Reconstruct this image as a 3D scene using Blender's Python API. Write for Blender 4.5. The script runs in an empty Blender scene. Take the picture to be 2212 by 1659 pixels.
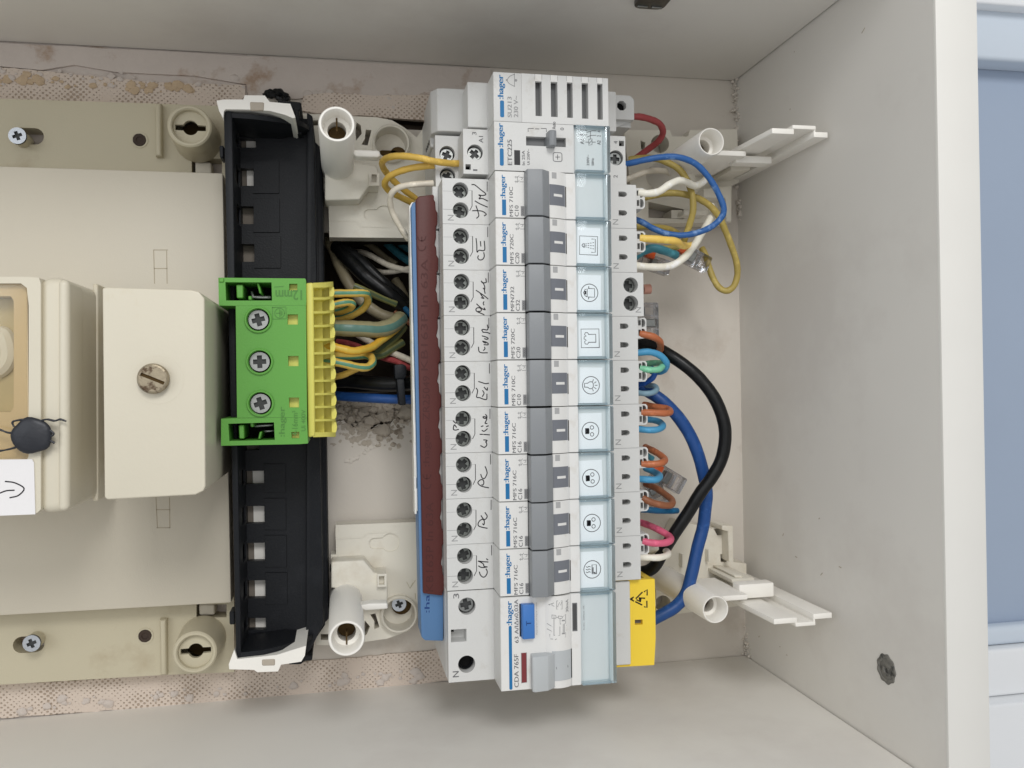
import bpy, bmesh, math, random
import numpy as np
from mathutils import Vector, Matrix
from mathutils.geometry import tessellate_polygon
random.seed(7)
S = 0.001                       # model units are millimetres
SC = bpy.context.scene
COL = SC.collection
# ------------------------------------------------------------------ camera
F = 1850.0
def _rot(rx, ry, rz):
    cx, sx, cy, sy, cz, sz = math.cos(rx), math.sin(rx), math.cos(ry), math.sin(ry), math.cos(rz), math.sin(rz)
    return (np.array([[cz, -sz, 0], [sz, cz, 0], [0, 0, 1]]) @ np.array([[cy, 0, sy], [0, 1, 0], [-sy, 0, cy]])
            @ np.array([[1, 0, 0], [0, cx, -sx], [0, sx, cx]]))
R = _rot(.00133, .19528, .01881)
D = 394.235
CAM = np.array([0, 0, D])
cd = bpy.data.cameras.new('camera'); cam = bpy.data.objects.new('camera', cd); COL.objects.link(cam)
cd.sensor_width = 36.0; cd.lens = F / 2212 * 36.0; cd.clip_start = .01; cd.clip_end = 20
M4 = Matrix.Identity(4)
for i in range(3):
    for j in range(3): M4[i][j] = float(R.T[i, j])
M4.translation = Vector((0, 0, D * S))
cam.matrix_world = M4
SC.camera = cam
# ------------------------------------------------------------------ world and lamps
W = bpy.data.worlds.new('World'); SC.world = W; W.use_nodes = True
W.node_tree.nodes['Background'].inputs[0].default_value = (.975, .985, 1.0, 1)
W.node_tree.nodes['Background'].inputs[1].default_value = .50
def area(name, loc, target, size, power, col):
    l = bpy.data.lights.new(name, 'AREA'); l.shape = 'DISK'; l.size = size; l.energy = power; l.color = col
    o = bpy.data.objects.new(name, l); COL.objects.link(o); o.location = loc
    o.rotation_euler = (Vector(target) - Vector(loc)).to_track_quat('-Z', 'Y').to_euler()
    return o
area('front_lamp', (-.06, .06, 1.15), (.02, 0, 0), .75, 1.3, (1, .985, .96))
area('window_lamp', (.08, .68, 1.1), (.03, 0, 0), .42, 6.7, (1, .99, .975))
area('room_lamp', (-.75, .25, 1.0), (-.02, 0, 0), .7, 2.6, (.95, .98, 1))
SC.view_settings.view_transform = 'Standard'; SC.view_settings.look = 'None'
SC.view_settings.exposure = -.1; SC.view_settings.gamma = 1
# ------------------------------------------------------------------ pixel -> place
def ray(px, py): return R.T @ np.array([(px - 1106) / F, (829.5 - py) / F, -1.0])
def P(px, py, z=0.0):
    r = ray(px, py); t = (z - D) / r[2]; q = CAM + t * r
    return (float(q[0]), float(q[1]))
def P3(px, py, z): a = P(px, py, z); return (a[0], a[1], z)
def PY(px, py, Y): r = ray(px, py); q = CAM + Y / r[1] * r; return tuple(float(c) for c in q)
def PX(px, py, X): r = ray(px, py); q = CAM + X / r[0] * r; return tuple(float(c) for c in q)
def crop(ox, oy, w, wz=1659.0):
    s = w / wz * .548611
    return lambda x, y: (ox * .548611 + s * x, oy * .548611 + s * y)
r1 = crop(0, 0, 1000); r2 = crop(700, 300, 1000); r3 = crop(1600, 200, 1000); r4 = crop(2300, 200, 1000)
r5 = crop(0, 1000, 1000); r6 = crop(800, 1000, 900); r7 = crop(1600, 1000, 1000); r8 = crop(2300, 1000, 1000)
b1 = crop(0, 1900, 1000); b2 = crop(800, 1900, 1000); b3 = crop(1600, 1900, 1000); b4 = crop(2300, 1900, 1000)
cA = crop(1600, 640, 500, 1885); cB = crop(2050, 640, 550, 1984); cC = crop(1600, 260, 500, 1885)
cD = crop(2050, 260, 550, 2074); cE = crop(1600, 2300, 500, 1843); cF = crop(2050, 2250, 570, 1891)
cG = crop(1200, 800, 500); cH = crop(1200, 1300, 500); cI = crop(2450, 850, 500, 1843); cJ = crop(2450, 1750, 500)
cK = crop(2480, 1250, 400, 1327); cL = crop(1450, 350, 500)
def W2(c, pts, z): return [P(*c(*p), z) for p in pts]
# rail frame
ZF = 85.0
_a = np.array(P(1063, 154, ZF)); _b = np.array(P(1079.5, 1494, ZF))
UD = (_b - _a) / np.linalg.norm(_b - _a); VD = np.array([-UD[1], UD[0]]); ANG = math.atan2(VD[1], VD[0])
def ML(px, py, w, start):          # pixel on plane w -> module (v, t)
    q = np.array(P(px, py, ZF + w)) - _a
    return float(q @ VD), float(q @ UD) - start
def L2(c, pts, w, start): return [ML(*c(*p), w, start) for p in pts]
# ------------------------------------------------------------------ materials
def lin(c):
    c = c / 255.0
    return c / 12.92 if c <= .04045 else ((c + .055) / 1.055) ** 2.4
def rgb(r, g, b): return (lin(r), lin(g), lin(b), 1)
MATS = {}
def mat(name, col, rough=.5, spec=.4, var=.04, vscale=90, bump=.05, bscale=2500, metal=0, dirt=None, dscale=60, dth=.62):
    m = bpy.data.materials.new(name); m.use_nodes = True; nt = m.node_tree; N = nt.nodes; K = nt.links
    b = N['Principled BSDF']; b.inputs['Roughness'].default_value = rough; b.inputs['Metallic'].default_value = metal
    b.inputs['Specular IOR Level'].default_value = spec
    tc = N.new('ShaderNodeTexCoord')
    n = N.new('ShaderNodeTexNoise'); n.inputs['Scale'].default_value = vscale; n.inputs['Detail'].default_value = 4
    K.new(tc.outputs['Object'], n.inputs['Vector'])
    mx = N.new('ShaderNodeMix'); mx.data_type = 'RGBA'; c = rgb(*col)
    mx.inputs[6].default_value = tuple(x * (1 - var) for x in c[:3]) + (1,)
    mx.inputs[7].default_value = tuple(min(1, x * (1 + var)) for x in c[:3]) + (1,)
    K.new(n.outputs['Fac'], mx.inputs[0]); out = mx.outputs[2]
    if dirt:
        n2 = N.new('ShaderNodeTexNoise'); n2.inputs['Scale'].default_value = dscale; n2.inputs['Detail'].default_value = 7
        n2.inputs['Roughness'].default_value = .65
        K.new(tc.outputs['Object'], n2.inputs['Vector'])
        rp = N.new('ShaderNodeValToRGB'); rp.color_ramp.elements[0].position = dth; rp.color_ramp.elements[1].position = dth + .12
        K.new(n2.outputs['Fac'], rp.inputs[0])
        m2 = N.new('ShaderNodeMix'); m2.data_type = 'RGBA'; m2.inputs[7].default_value = rgb(*dirt)
        K.new(rp.outputs[0], m2.inputs[0]); K.new(out, m2.inputs[6]); out = m2.outputs[2]
    K.new(out, b.inputs['Base Color'])
    if bump:
        nb = N.new('ShaderNodeTexNoise'); nb.inputs['Scale'].default_value = bscale; nb.inputs['Detail'].default_value = 3
        K.new(tc.outputs['Object'], nb.inputs['Vector'])
        bp = N.new('ShaderNodeBump'); bp.inputs['Strength'].default_value = bump; bp.inputs['Distance'].default_value = .0004
        K.new(nb.outputs['Fac'], bp.inputs['Height']); K.new(bp.outputs[0], b.inputs['Normal'])
    MATS[name] = m; return m
panel_m = mat('white_melamine', (230, 227, 221), .42, .35, .035, 25, .04, 900, dirt=(223, 219, 213), dscale=9, dth=.53)
lip_m = mat('edge_banding', (226, 224, 218), .45, .35, .03, 40, .04, 1200)
back_m = mat('painted_back', (212, 205, 195), .75, .2, .04, 30, .25, 350, dirt=(196, 186, 174), dscale=22, dth=.57)
plaster_m = mat('plaster', (204, 194, 186), .9, .1, .08, 60, .7, 500, dirt=(172, 150, 132), dscale=45, dth=.56)
rubble_m = mat('rubble', (188, 178, 164), .95, .1, .12, 120, 1.0, 900, dirt=(140, 128, 114), dscale=120, dth=.55)
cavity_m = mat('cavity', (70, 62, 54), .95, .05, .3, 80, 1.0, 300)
blue_m = mat('blue_paint', (164, 178, 198), .7, .25, .03, 20, .15, 300)
pale_m = mat('lit_wall_moulding_blue', (206, 216, 227), .7, .25, .02, 20, .12, 300)  # wall return's different light is put into this tone; moulding shares it
white_m = mat('white_gloss', (236, 238, 240), .4, .4, .02, 20, .05, 300)
beige_m = mat('beige_plastic', (194, 186, 162), .45, .35, .03, 40, .12, 1500, dirt=(182, 171, 146), dscale=30, dth=.6)
cover_m = mat('cream_cover', (204, 197, 181), .45, .35, .025, 30, .12, 1500)
breaker_m = mat('ivory_bakelite', (216, 209, 190), .38, .42, .03, 50, .12, 900, dirt=(207, 197, 172), dscale=26, dth=.55)
amber_m = mat('amber_window', (224, 207, 178), .25, .5, .08, 60, .1, 300)
smoke_m = mat('smoked_window', (200, 190, 160), .2, .5, .12, 60, .06, 300, dirt=(150, 150, 140), dscale=50)
paper_m = mat('paper', (238, 236, 236), .8, .15, .015, 60, .1, 800)
label_m = mat('paper_tab', (240, 244, 246), .7, .2, .012, 60, .05, 800)
black_m = mat('black_plastic', (27, 29, 33), .5, .22, .12, 40, .25, 1300, dirt=(36, 38, 42), dscale=35, dth=.6)
blackc_m = mat('black_cable', (17, 18, 19), .36, .3, .1, 60, .15, 500)
clip_m = mat('white_clip', (240, 237, 230), .4, .4, .02, 60, .05, 1200)
bracket_m = mat('bracket_plastic', (226, 221, 208), .45, .35, .025, 50, .12, 1500, dirt=(214, 206, 190), dscale=35, dth=.58)
green_m = mat('green_plastic', (96, 162, 66), .4, .4, .04, 60, .12, 1200)
greeni_m = mat('green_emboss_shade', (76, 132, 54), .45, .4, .02)  # embossed letters and symbol; their shade is put into a darker green
yellow_m = mat('yellow_comb', (230, 222, 112), .42, .4, .03, 70, .1, 1200)
warn_m = mat('warning_yellow', (246, 212, 66), .42, .4, .02, 60, .1, 1200)
hous_m = mat('grey_housing', (211, 211, 209), .42, .38, .015, 60, .16, 2200, dirt=(200, 198, 193), dscale=95, dth=.58)
front_m = mat('front_white', (225, 224, 221), .42, .38, .012, 60, .14, 2200, dirt=(216, 213, 207), dscale=95, dth=.58)
under_m = mat('label_bed', (212, 217, 217), .5, .3, .01)
togg_m = mat('toggle_grey', (136, 139, 142), .42, .38, .02, 60, .14, 2000)
ind_m = mat('indicator_grey', (116, 119, 126), .4, .4, .02)
lever_m = mat('lever_grey', (184, 188, 190), .42, .38, .02)
dark_m = mat('deep_black', (14, 14, 15), .7, .2, .1)
slotg_m = mat('slot_grey', (112, 113, 114), .6, .3, .03)
steel_m = mat('screw_steel', (150, 152, 150), .33, .5, .2, 900, .08, 1500, metal=1)
zinc_m = mat('zinc_screw', (190, 195, 202), .36, .5, .08, 500, .05, 1500, metal=.8)
old_m = mat('old_screw', (158, 146, 124), .42, .5, .22, 400, .3, 900, metal=.5, dirt=(88, 70, 52), dscale=330, dth=.5)
logo_m = mat('logo_blue', (34, 112, 166), .5, .3, .01, bump=0)
ink_m = mat('print_grey', (112, 112, 114), .6, .2, .02, bump=0)
inkl_m = mat('print_light_grey', (152, 152, 152), .6, .2, .02, bump=0)
pen_m = mat('pen_black', (26, 22, 28), .5, .3, .02, bump=0)
blueb_m = mat('busbar_blue', (88, 126, 170), .42, .4, .03, 80, .1, 1200)
brown_m = mat('busbar_brown', (86, 42, 39), .45, .3, .06, 60, .1, 1200, dirt=(88, 38, 36), dscale=60)
brownd_m = mat('busbar_emboss', (74, 35, 33), .5, .3, .02, bump=0)
btn_m = mat('test_blue', (62, 118, 190), .35, .45, .02)
btnd_m = mat('test_blue_print', (24, 62, 120), .45, .4, .02, bump=0)
redw_m = mat('red_flag', (126, 52, 56), .35, .45, .04)
seal_m = mat('lead_seal', (44, 46, 52), .42, .45, .25, 160, .6, 300, metal=.2)
hinge_m = mat('hinge_steel', (92, 88, 80), .35, .5, .1, 200, .2, 700, metal=.8)
scuff_m = mat('scuffed_plug', (120, 118, 112), .7, .3, .35, 420, .9, 800, dirt=(70, 70, 68), dscale=330, dth=.5)
clearp_m = None
def cmat(n, c, r=.42, sp=.36, dirt=None):
    dirt = dirt or tuple(min(255, v * 1.1 + 14) for v in c)
    return mat(n, c, r, sp, .05, 120, .15, 700, dirt=dirt, dscale=190, dth=.55)
wy_m = cmat('wire_yellow', (212, 176, 84)); wyl_m = cmat('wire_bright_yellow', (238, 200, 100)); wol_m = cmat('wire_olive', (174, 154, 84))
ww_m = cmat('wire_white', (238, 234, 220)); wcr_m = cmat('wire_cream', (214, 206, 190)); wred_m = cmat('wire_red', (160, 70, 72)); wpk_m = cmat('wire_pink', (216, 98, 128))
wb_m = cmat('wire_blue', (46, 94, 156), dirt=(118, 152, 198)); wbc_m = cmat('cable_blue', (32, 74, 136)); wor_m = cmat('wire_orange', (182, 106, 68))
wbr_m = cmat('wire_brown', (140, 88, 60)); wlb_m = cmat('wire_light_blue', (74, 150, 192)); wtl_m = cmat('wire_teal', (66, 132, 148)); wgn_m = cmat('wire_mint', (124, 196, 158))
wgb_m = cmat('wire_grey_blue', (122, 152, 168)); wdb_m = cmat('wire_petrol', (28, 98, 140)); wkh_m = cmat('cable_khaki', (142, 132, 108)); wmb_m = cmat('wire_royal_blue', (34, 88, 170))
cop_m = mat('copper_end', (196, 144, 128), .5, .4, .05); orl_m = mat('orange_lever', (206, 86, 36), .35, .45, .05)
def stripes(name, ca, cb, n=2, lo=.36, hi=.64):
    m = mat(name, ca, .38, .42, .05, 120, .12, 700); nt = m.node_tree; N = nt.nodes; K = nt.links; b = N['Principled BSDF']
    uv = N.new('ShaderNodeUVMap'); sp = N.new('ShaderNodeSeparateXYZ'); K.new(uv.outputs[0], sp.inputs[0])
    a = N.new('ShaderNodeMath'); a.operation = 'MULTIPLY'; a.inputs[1].default_value = n; K.new(sp.outputs[0], a.inputs[0])
    f = N.new('ShaderNodeMath'); f.operation = 'FRACT'; K.new(a.outputs[0], f.inputs[0])
    g = N.new('ShaderNodeMath'); g.operation = 'COMPARE'; g.inputs[1].default_value = (lo + hi) / 2; g.inputs[2].default_value = (hi - lo) / 2
    K.new(f.outputs[0], g.inputs[0])
    src = b.inputs['Base Color'].links[0].from_socket
    mx = N.new('ShaderNodeMix'); mx.data_type = 'RGBA'; mx.inputs[7].default_value = rgb(*cb)
    K.new(g.outputs[0], mx.inputs[0]); K.new(src, mx.inputs[6]); K.new(mx.outputs[2], b.inputs['Base Color']); return m
gy_m = stripes('earth_wire', (214, 180, 86), (88, 142, 116)); gyd_m = stripes('dull_earth_wire', (150, 144, 110), (92, 128, 118)); gyo_m = stripes('olive_earth_wire', (112, 112, 66), (72, 84, 58))
gyy_m = stripes('yellow_side_earth_wire', (222, 174, 60), (214, 182, 74))
def glassy(name, tint, gl=.1, rough=.06):
    m = bpy.data.materials.new(name); m.use_nodes = True; nt = m.node_tree; N = nt.nodes; K = nt.links; N.remove(N['Principled BSDF'])
    o = N['Material Output']; t = N.new('ShaderNodeBsdfTransparent'); t.inputs[0].default_value = tint + (1,)
    g = N.new('ShaderNodeBsdfGlossy'); g.inputs['Roughness'].default_value = rough; g.inputs[0].default_value = (.9, .95, 1, 1)
    fr = N.new('ShaderNodeFresnel'); fr.inputs[0].default_value = 1.22
    ad = N.new('ShaderNodeMath'); ad.operation = 'ADD'; ad.inputs[1].default_value = gl; K.new(fr.outputs[0], ad.inputs[0])
    mx = N.new('ShaderNodeMixShader'); K.new(ad.outputs[0], mx.inputs[0]); K.new(t.outputs[0], mx.inputs[1]); K.new(g.outputs[0], mx.inputs[2])
    K.new(mx.outputs[0], o.inputs[0]); return m
lens_m = glassy('clear_blue_cover', (.985, .995, .998), .0); rim_m = glassy('clear_blue_rim', (.90, .948, .958), .07, .12)
clear_m = glassy('clear_connector', (.86, .84, .83), .06, .1); bwin_m = glassy('clear_breaker_window', (.93, .9, .83), .03, .1)
def burlap(name):
    m = mat(name, (213, 199, 186), .95, .05, .05, 60, 0, 500); nt = m.node_tree; N = nt.nodes; K = nt.links; b = N['Principled BSDF']
    tc = N.new('ShaderNodeTexCoord'); nz = N.new('ShaderNodeTexNoise'); nz.inputs['Scale'].default_value = 160; nz.inputs['Detail'].default_value = 3
    K.new(tc.outputs['Object'], nz.inputs['Vector'])
    mr = N.new('ShaderNodeVectorMath'); mr.operation = 'MULTIPLY_ADD'; mr.inputs[1].default_value = (.0019, .0019, 0)
    K.new(nz.outputs['Color'], mr.inputs[0]); K.new(tc.outputs['Object'], mr.inputs[2])
    sp = N.new('ShaderNodeSeparateXYZ'); K.new(mr.outputs[0], sp.inputs[0])
    def mth(op, a, bb=None):
        n = N.new('ShaderNodeMath'); n.operation = op
        for i, x in enumerate((a, bb)):
            if x is None: continue
            if isinstance(x, (int, float)): n.inputs[i].default_value = x
            else: K.new(x, n.inputs[i])
        return n.outputs[0]
    x = mth('MULTIPLY', sp.outputs[0], 2 * math.pi / .0024); y = mth('MULTIPLY', sp.outputs[1], 2 * math.pi / .0022)
    h = mth('MULTIPLY', mth('SINE', x), mth('SINE', y))   # pores on a slanted lattice
    n3 = N.new('ShaderNodeTexNoise'); n3.inputs['Scale'].default_value = 70; n3.inputs['Detail'].default_value = 5; K.new(tc.outputs['Object'], n3.inputs['Vector'])
    h = mth('ADD', h, mth('MULTIPLY', mth('SUBTRACT', n3.outputs['Fac'], .54), 3.0))
    rp = N.new('ShaderNodeValToRGB'); rp.color_ramp.elements[0].position = .42; rp.color_ramp.elements[1].position = .9
    K.new(h, rp.inputs[0])
    mx = N.new('ShaderNodeMix'); mx.data_type = 'RGBA'; mx.inputs[7].default_value = rgb(178, 160, 143)
    src = b.inputs['Base Color'].links[0].from_socket
    K.new(rp.outputs[0], mx.inputs[0]); K.new(src, mx.inputs[6]); K.new(mx.outputs[2], b.inputs['Base Color'])
    bp = N.new('ShaderNodeBump'); bp.inputs['Strength'].default_value = .7; bp.inputs['Distance'].default_value = .0006; bp.invert = True
    K.new(rp.outputs[0], bp.inputs['Height']); K.new(bp.outputs[0], b.inputs['Normal']); return m
burlap_m = burlap('burlap_weave')
# ------------------------------------------------------------------ mesh helpers
def area2(p): return sum(p[i][0] * p[(i + 1) % len(p)][1] - p[(i + 1) % len(p)][0] * p[i][1] for i in range(len(p))) / 2
def ccw(p): return list(p) if area2(p) > 0 else list(reversed(p))
def rect(x0, y0, x1, y1):
    x0, x1 = sorted((x0, x1)); y0, y1 = sorted((y0, y1)); return [(x0, y0), (x1, y0), (x1, y1), (x0, y1)]
def circ(c, r, n=28, ph=0, ry=None): return [(c[0] + r * math.cos(ph + 2 * math.pi * i / n), c[1] + (ry or r) * math.sin(ph + 2 * math.pi * i / n)) for i in range(n)]
def rrect(x0, y0, x1, y1, r, n=4):
    x0, x1 = sorted((x0, x1)); y0, y1 = sorted((y0, y1)); out = []
    for cx, cy, a in ((x1 - r, y1 - r, 0), (x0 + r, y1 - r, 90), (x0 + r, y0 + r, 180), (x1 - r, y0 + r, 270)):
        for i in range(n + 1):
            t = math.radians(a + 90 * i / n); out.append((cx + r * math.cos(t), cy + r * math.sin(t)))
    return out
def prism(bm, pts, z0, z1, bev=0, seg=2, top_only=False):
    pts = ccw(pts); t = bmesh.new()
    lo = [t.verts.new((p[0], p[1], z0)) for p in pts]; hi = [t.verts.new((p[0], p[1], z1)) for p in pts]
    t.faces.new(list(reversed(lo))); t.faces.new(hi); n = len(pts)
    for i in range(n): t.faces.new((lo[i], lo[(i + 1) % n], hi[(i + 1) % n], hi[i]))
    if bev:
        t.normal_update()
        es = [e for e in t.edges if e.calc_face_angle(0) > .5 and (not (e.verts[0].co.z == z0 and e.verts[1].co.z == z0)) and (not top_only or (e.verts[0].co.z == z1 and e.verts[1].co.z == z1))]
        bmesh.ops.bevel(t, geom=es, offset=bev, segments=seg, profile=.5, affect='EDGES', clamp_overlap=True)
    join(bm, t)
def join(bm, t):
    me = bpy.data.meshes.new('tmp'); t.to_mesh(me); t.free(); bm.from_mesh(me); bpy.data.meshes.remove(me)
def box(bm, x0, y0, x1, y1, z0, z1, bev=0, seg=2): prism(bm, rect(x0, y0, x1, y1), z0, z1, bev, seg)
def profile(bm, pts, a0, a1, bev=0, seg=2):          # polygon in (x, z) extruded along y from a0 to a1
    t = bmesh.new(); prism(t, pts, a0, a1, 0); 
    for v in t.verts: v.co = Vector((v.co.x, v.co.z, v.co.y))
    bmesh.ops.recalc_face_normals(t, faces=t.faces[:])
    if bev:
        es = [e for e in t.edges if e.calc_face_angle(0) > .45]
        bmesh.ops.bevel(t, geom=es, offset=bev, segments=seg, profile=.5, affect='EDGES', clamp_overlap=True)
    join(bm, t)
def plate(bm, outer, holes, z0, z1):
    outer = ccw(outer); hs = [list(reversed(ccw(h))) for h in holes]; loops = [outer] + hs
    tri = tessellate_polygon([[Vector((p[0], p[1], 0)) for p in l] for l in loops]); flat = [p for l in loops for p in l]
    t = bmesh.new(); hi = [t.verts.new((p[0], p[1], z1)) for p in flat]; lo = [t.verts.new((p[0], p[1], z0)) for p in flat]
    for a, b, c in tri:
        for V in (hi, lo):
            try: t.faces.new((V[a], V[b], V[c]))
            except ValueError: pass
    k = 0
    for l in loops:
        n = len(l)
        for i in range(n):
            a, b = k + i, k + (i + 1) % n
            try: t.faces.new((lo[a], lo[b], hi[b], hi[a]))
            except ValueError: pass
        k += n
    bmesh.ops.recalc_face_normals(t, faces=t.faces[:]); join(bm, t)
def cyl(bm, c, r, z0, z1, n=28, bev=0, r1=None):
    t = bmesh.new(); lo = [t.verts.new((x, y, z0)) for x, y in circ(c, r, n)]; hi = [t.verts.new((x, y, z1)) for x, y in circ(c, r1 or r, n)]
    t.faces.new(list(reversed(lo))); f = t.faces.new(hi)
    for i in range(n): t.faces.new((lo[i], lo[(i + 1) % n], hi[(i + 1) % n], hi[i]))
    if bev: bmesh.ops.bevel(t, geom=list(f.edges), offset=bev, segments=3, profile=.5, affect='EDGES')
    join(bm, t)
def lathe(bm, c, prof, n=32):                        # prof: (r, z) from outside bottom over the top to inside
    t = bmesh.new(); rings = [[t.verts.new((c[0] + r * math.cos(2 * math.pi * i / n), c[1] + r * math.sin(2 * math.pi * i / n), z)) for i in range(n)] for r, z in prof]
    for A, B in zip(rings, rings[1:]):
        for i in range(n): t.faces.new((A[i], A[(i + 1) % n], B[(i + 1) % n], B[i]))
    bmesh.ops.recalc_face_normals(t, faces=t.faces[:]); join(bm, t)
def catmull(pts, k=8):
    p = [Vector(q) for q in pts]; out = []; q = [p[0] * 2 - p[1]] + p + [p[-1] * 2 - p[-2]]
    for i in range(1, len(q) - 2):
        a, b, c, d = q[i - 1:i + 3]
        for j in range(k):
            t = j / k; out.append(.5 * ((2 * b) + (c - a) * t + (2 * a - 5 * b + 4 * c - d) * t * t + (3 * b - a - 3 * c + d) * t ** 3))
    out.append(p[-1]); return out
def tube(bm, pts, r, n=12, k=8, caps=True, jit=0):
    pts = catmull(pts, k) if k else [Vector(p) for p in pts]; uvl = bm.loops.layers.uv.verify()
    ref = Vector((0, 0, 1)); rings = []; up = None; m = len(pts); ph = random.random() * 6
    for i, p in enumerate(pts):
        d = (pts[min(i + 1, m - 1)] - pts[max(i - 1, 0)]).normalized()
        if up is None: up = ref - d * ref.dot(d); up = up if up.length > 1e-3 else Vector((0, 1, 0)) - d * d.y
        up = (up - d * up.dot(d)).normalized(); s = d.cross(up)
        rr = (r if not callable(r) else r(i / (m - 1))) * (1 + jit * math.sin(ph + i * .55) + jit * .6 * math.sin(ph * 2 + i * 1.31))
        rings.append([bm.verts.new(p + (s * math.cos(2 * math.pi * j / n) + up * math.sin(2 * math.pi * j / n)) * rr) for j in range(n)])
    for i in range(m - 1):
        for j in range(n):
            f = bm.faces.new((rings[i][j], rings[i][(j + 1) % n], rings[i + 1][(j + 1) % n], rings[i + 1][j]))
            for lp, u in zip(f.loops, (j, j + 1, j + 1, j)): lp[uvl].uv = (u / n, i / m)
    if caps: bm.faces.new(list(reversed(rings[0]))); bm.faces.new(rings[-1])
def ribbon(bm, pts, wd, z, h=.03, k=4):              # flat pen stroke on plane z
    pp = catmull([(p[0], p[1], 0) for p in pts], k) if k and len(pts) > 2 else [Vector((p[0], p[1], 0)) for p in pts]
    L = []; Rr = []; m = len(pp)
    for i, p in enumerate(pp):
        d = pp[min(i + 1, m - 1)] - pp[max(i - 1, 0)]; d = d.normalized() if d.length > 1e-9 else Vector((1, 0, 0)); s = Vector((-d.y, d.x, 0)) * wd / 2
        e = d * (wd / 2 if i == m - 1 else -wd / 2 if i == 0 else 0)
        L.append(bm.verts.new((p.x + s.x + e.x, p.y + s.y + e.y, z + h))); Rr.append(bm.verts.new((p.x - s.x + e.x, p.y - s.y + e.y, z + h)))
    for i in range(m - 1): bm.faces.new((Rr[i], Rr[i + 1], L[i + 1], L[i]))
ORG = {}
def finish(name, bm, m, org=(0, 0, 0), ang=35):
    me = bpy.data.meshes.new(name); bmesh.ops.remove_doubles(bm, verts=bm.verts[:], dist=1e-5)
    for v in bm.verts: v.co = (v.co - Vector(org)) * S
    bm.to_mesh(me); bm.free(); me.materials.append(m)
    me.polygons.foreach_set('use_smooth', [True] * len(me.polygons)); me.set_sharp_from_angle(angle=math.radians(ang)); me.update(); return me
def tagp(o, label=None, cat=None, group=None, kind=None):
    for k, v in (('label', label), ('category', cat), ('group', group), ('kind', kind)):
        if v: o[k] = v
    return o
def thing(name, label, cat, org=(0, 0, 0), group=None, rz=0):
    o = bpy.data.objects.new(name, None); COL.objects.link(o); o.location = Vector(org) * S; o.rotation_euler = (0, 0, rz)
    o.empty_display_size = .01; ORG[o.name] = org if rz == 0 else (0, 0, 0); return tagp(o, label, cat, group)
def part(name, bm, m, parent, label=None, kind=None):
    org = ORG.get(parent.name, (0, 0, 0)); o = bpy.data.objects.new(name, finish(name, bm, m, org)); COL.objects.link(o)
    o.parent = parent; ORG[o.name] = org; return tagp(o, label, kind=kind)
def inst(name, me, parent, label=None):
    o = bpy.data.objects.new(name, me); COL.objects.link(o); o.parent = parent; ORG[o.name] = (0, 0, 0); return tagp(o, label)
def solo(name, bm, m, label=None, cat=None, group=None, kind=None, org=None):
    bb = [v.co.copy() for v in bm.verts]; c = org or tuple(sum(v[i] for v in bb) / len(bb) for i in range(3))
    o = bpy.data.objects.new(name, finish(name, bm, m, c)); COL.objects.link(o); o.location = Vector(c) * S; ORG[o.name] = c
    return tagp(o, label, cat, group, kind)
TX = {}
def text_mesh(s, m, bold=0.0, shear=0):
    key = (s, m.name, bold)
    if key in TX: return TX[key]
    cu = bpy.data.curves.new('lettering', 'FONT'); cu.body = s; cu.size = 1; cu.offset = bold; cu.resolution_u = 3; cu.extrude = 0; cu.fill_mode = 'FRONT'
    o = bpy.data.objects.new('lettering_source', cu); COL.objects.link(o); bpy.context.view_layer.update()
    dg = bpy.context.evaluated_depsgraph_get(); me = bpy.data.meshes.new_from_object(o.evaluated_get(dg)); bpy.data.objects.remove(o)
    co = [v.co.copy() for v in me.vertices]; x0 = min(c.x for c in co); x1 = max(c.x for c in co); y0 = min(c.y for c in co); y1 = max(c.y for c in co)
    TX[key] = ([((c.x - x0) / (x1 - x0), (c.y - y0) / (y1 - y0)) for c in co], [tuple(p.vertices) for p in me.polygons]); return TX[key]
def add_text(bm, s, fn, z, bold=0.0, h=.03):         # fn maps unit box (a along, b up) to (x, y)
    co, fs = text_mesh(s, ink_m, 0.0); n = max(2, len(s))
    strikes = [(0, 0)] if bold <= 0 else [(-.09, 0), (.09, .004), (0, .008)] if bold > .02 else [(-.035, 0), (.035, .004)]
    for da, dz in strikes:
        vs = [bm.verts.new((*fn(a + da / n, b), z + h + dz)) for a, b in co]
        for f in fs:
            try: bm.faces.new([vs[i] for i in f])
            except ValueError: pass
def up_box(v0, v1, t0, t1): return lambda a, b: (v1 + (v0 - v1) * b, -(t1 + (t0 - t1) * a))     # reads towards smaller t, tops towards smaller v
NB = bmesh.new
def flipfix(bm):
    bmesh.ops.recalc_face_normals(bm, faces=bm.faces[:])
    for f in bm.faces:
        if f.normal.z < 0: f.normal_flip()
# ------------------------------------------------------------------ the setting
XR, YT, YB = 193.5, 147.2, -136.9      # inside faces of the white cabinet
cav1 = [P(*p, 0) for p in ((690, 500), (800, 508), (930, 505), (930, 800), (907, 880), (893, 902), (872, 914), (852, 905), (838, 922), (818, 916), (800, 930), (778, 921), (762, 926), (742, 908), (722, 912), (700, 892), (640, 860), (640, 520))]
cav2 = [P(*p, 0) for p in ((838, 253), (870, 256), (905, 259), (950, 262), (950, 283), (905, 281), (838, 278))]
bm = NB(); xs = P(690, 700, 0)[0]
plate(bm, [(P(545, 700)[0], YB - 16), (XR + 6, YB - 16), (XR + 6, YT + 16), (P(545, 700)[0], YT + 16)], [cav1, cav2], -3, 0)
o = solo('back_wall', bm, back_m, kind='structure')
bm = NB(); plate(bm, [(-480, YB - 16), (P(545, 700)[0] - .2, YB - 16), (P(545, 700)[0] - .2, YT + 16), (-480, YT + 16)], [], -3, .1)
solo('plaster_wall', bm, plaster_m, kind='structure')
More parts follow.
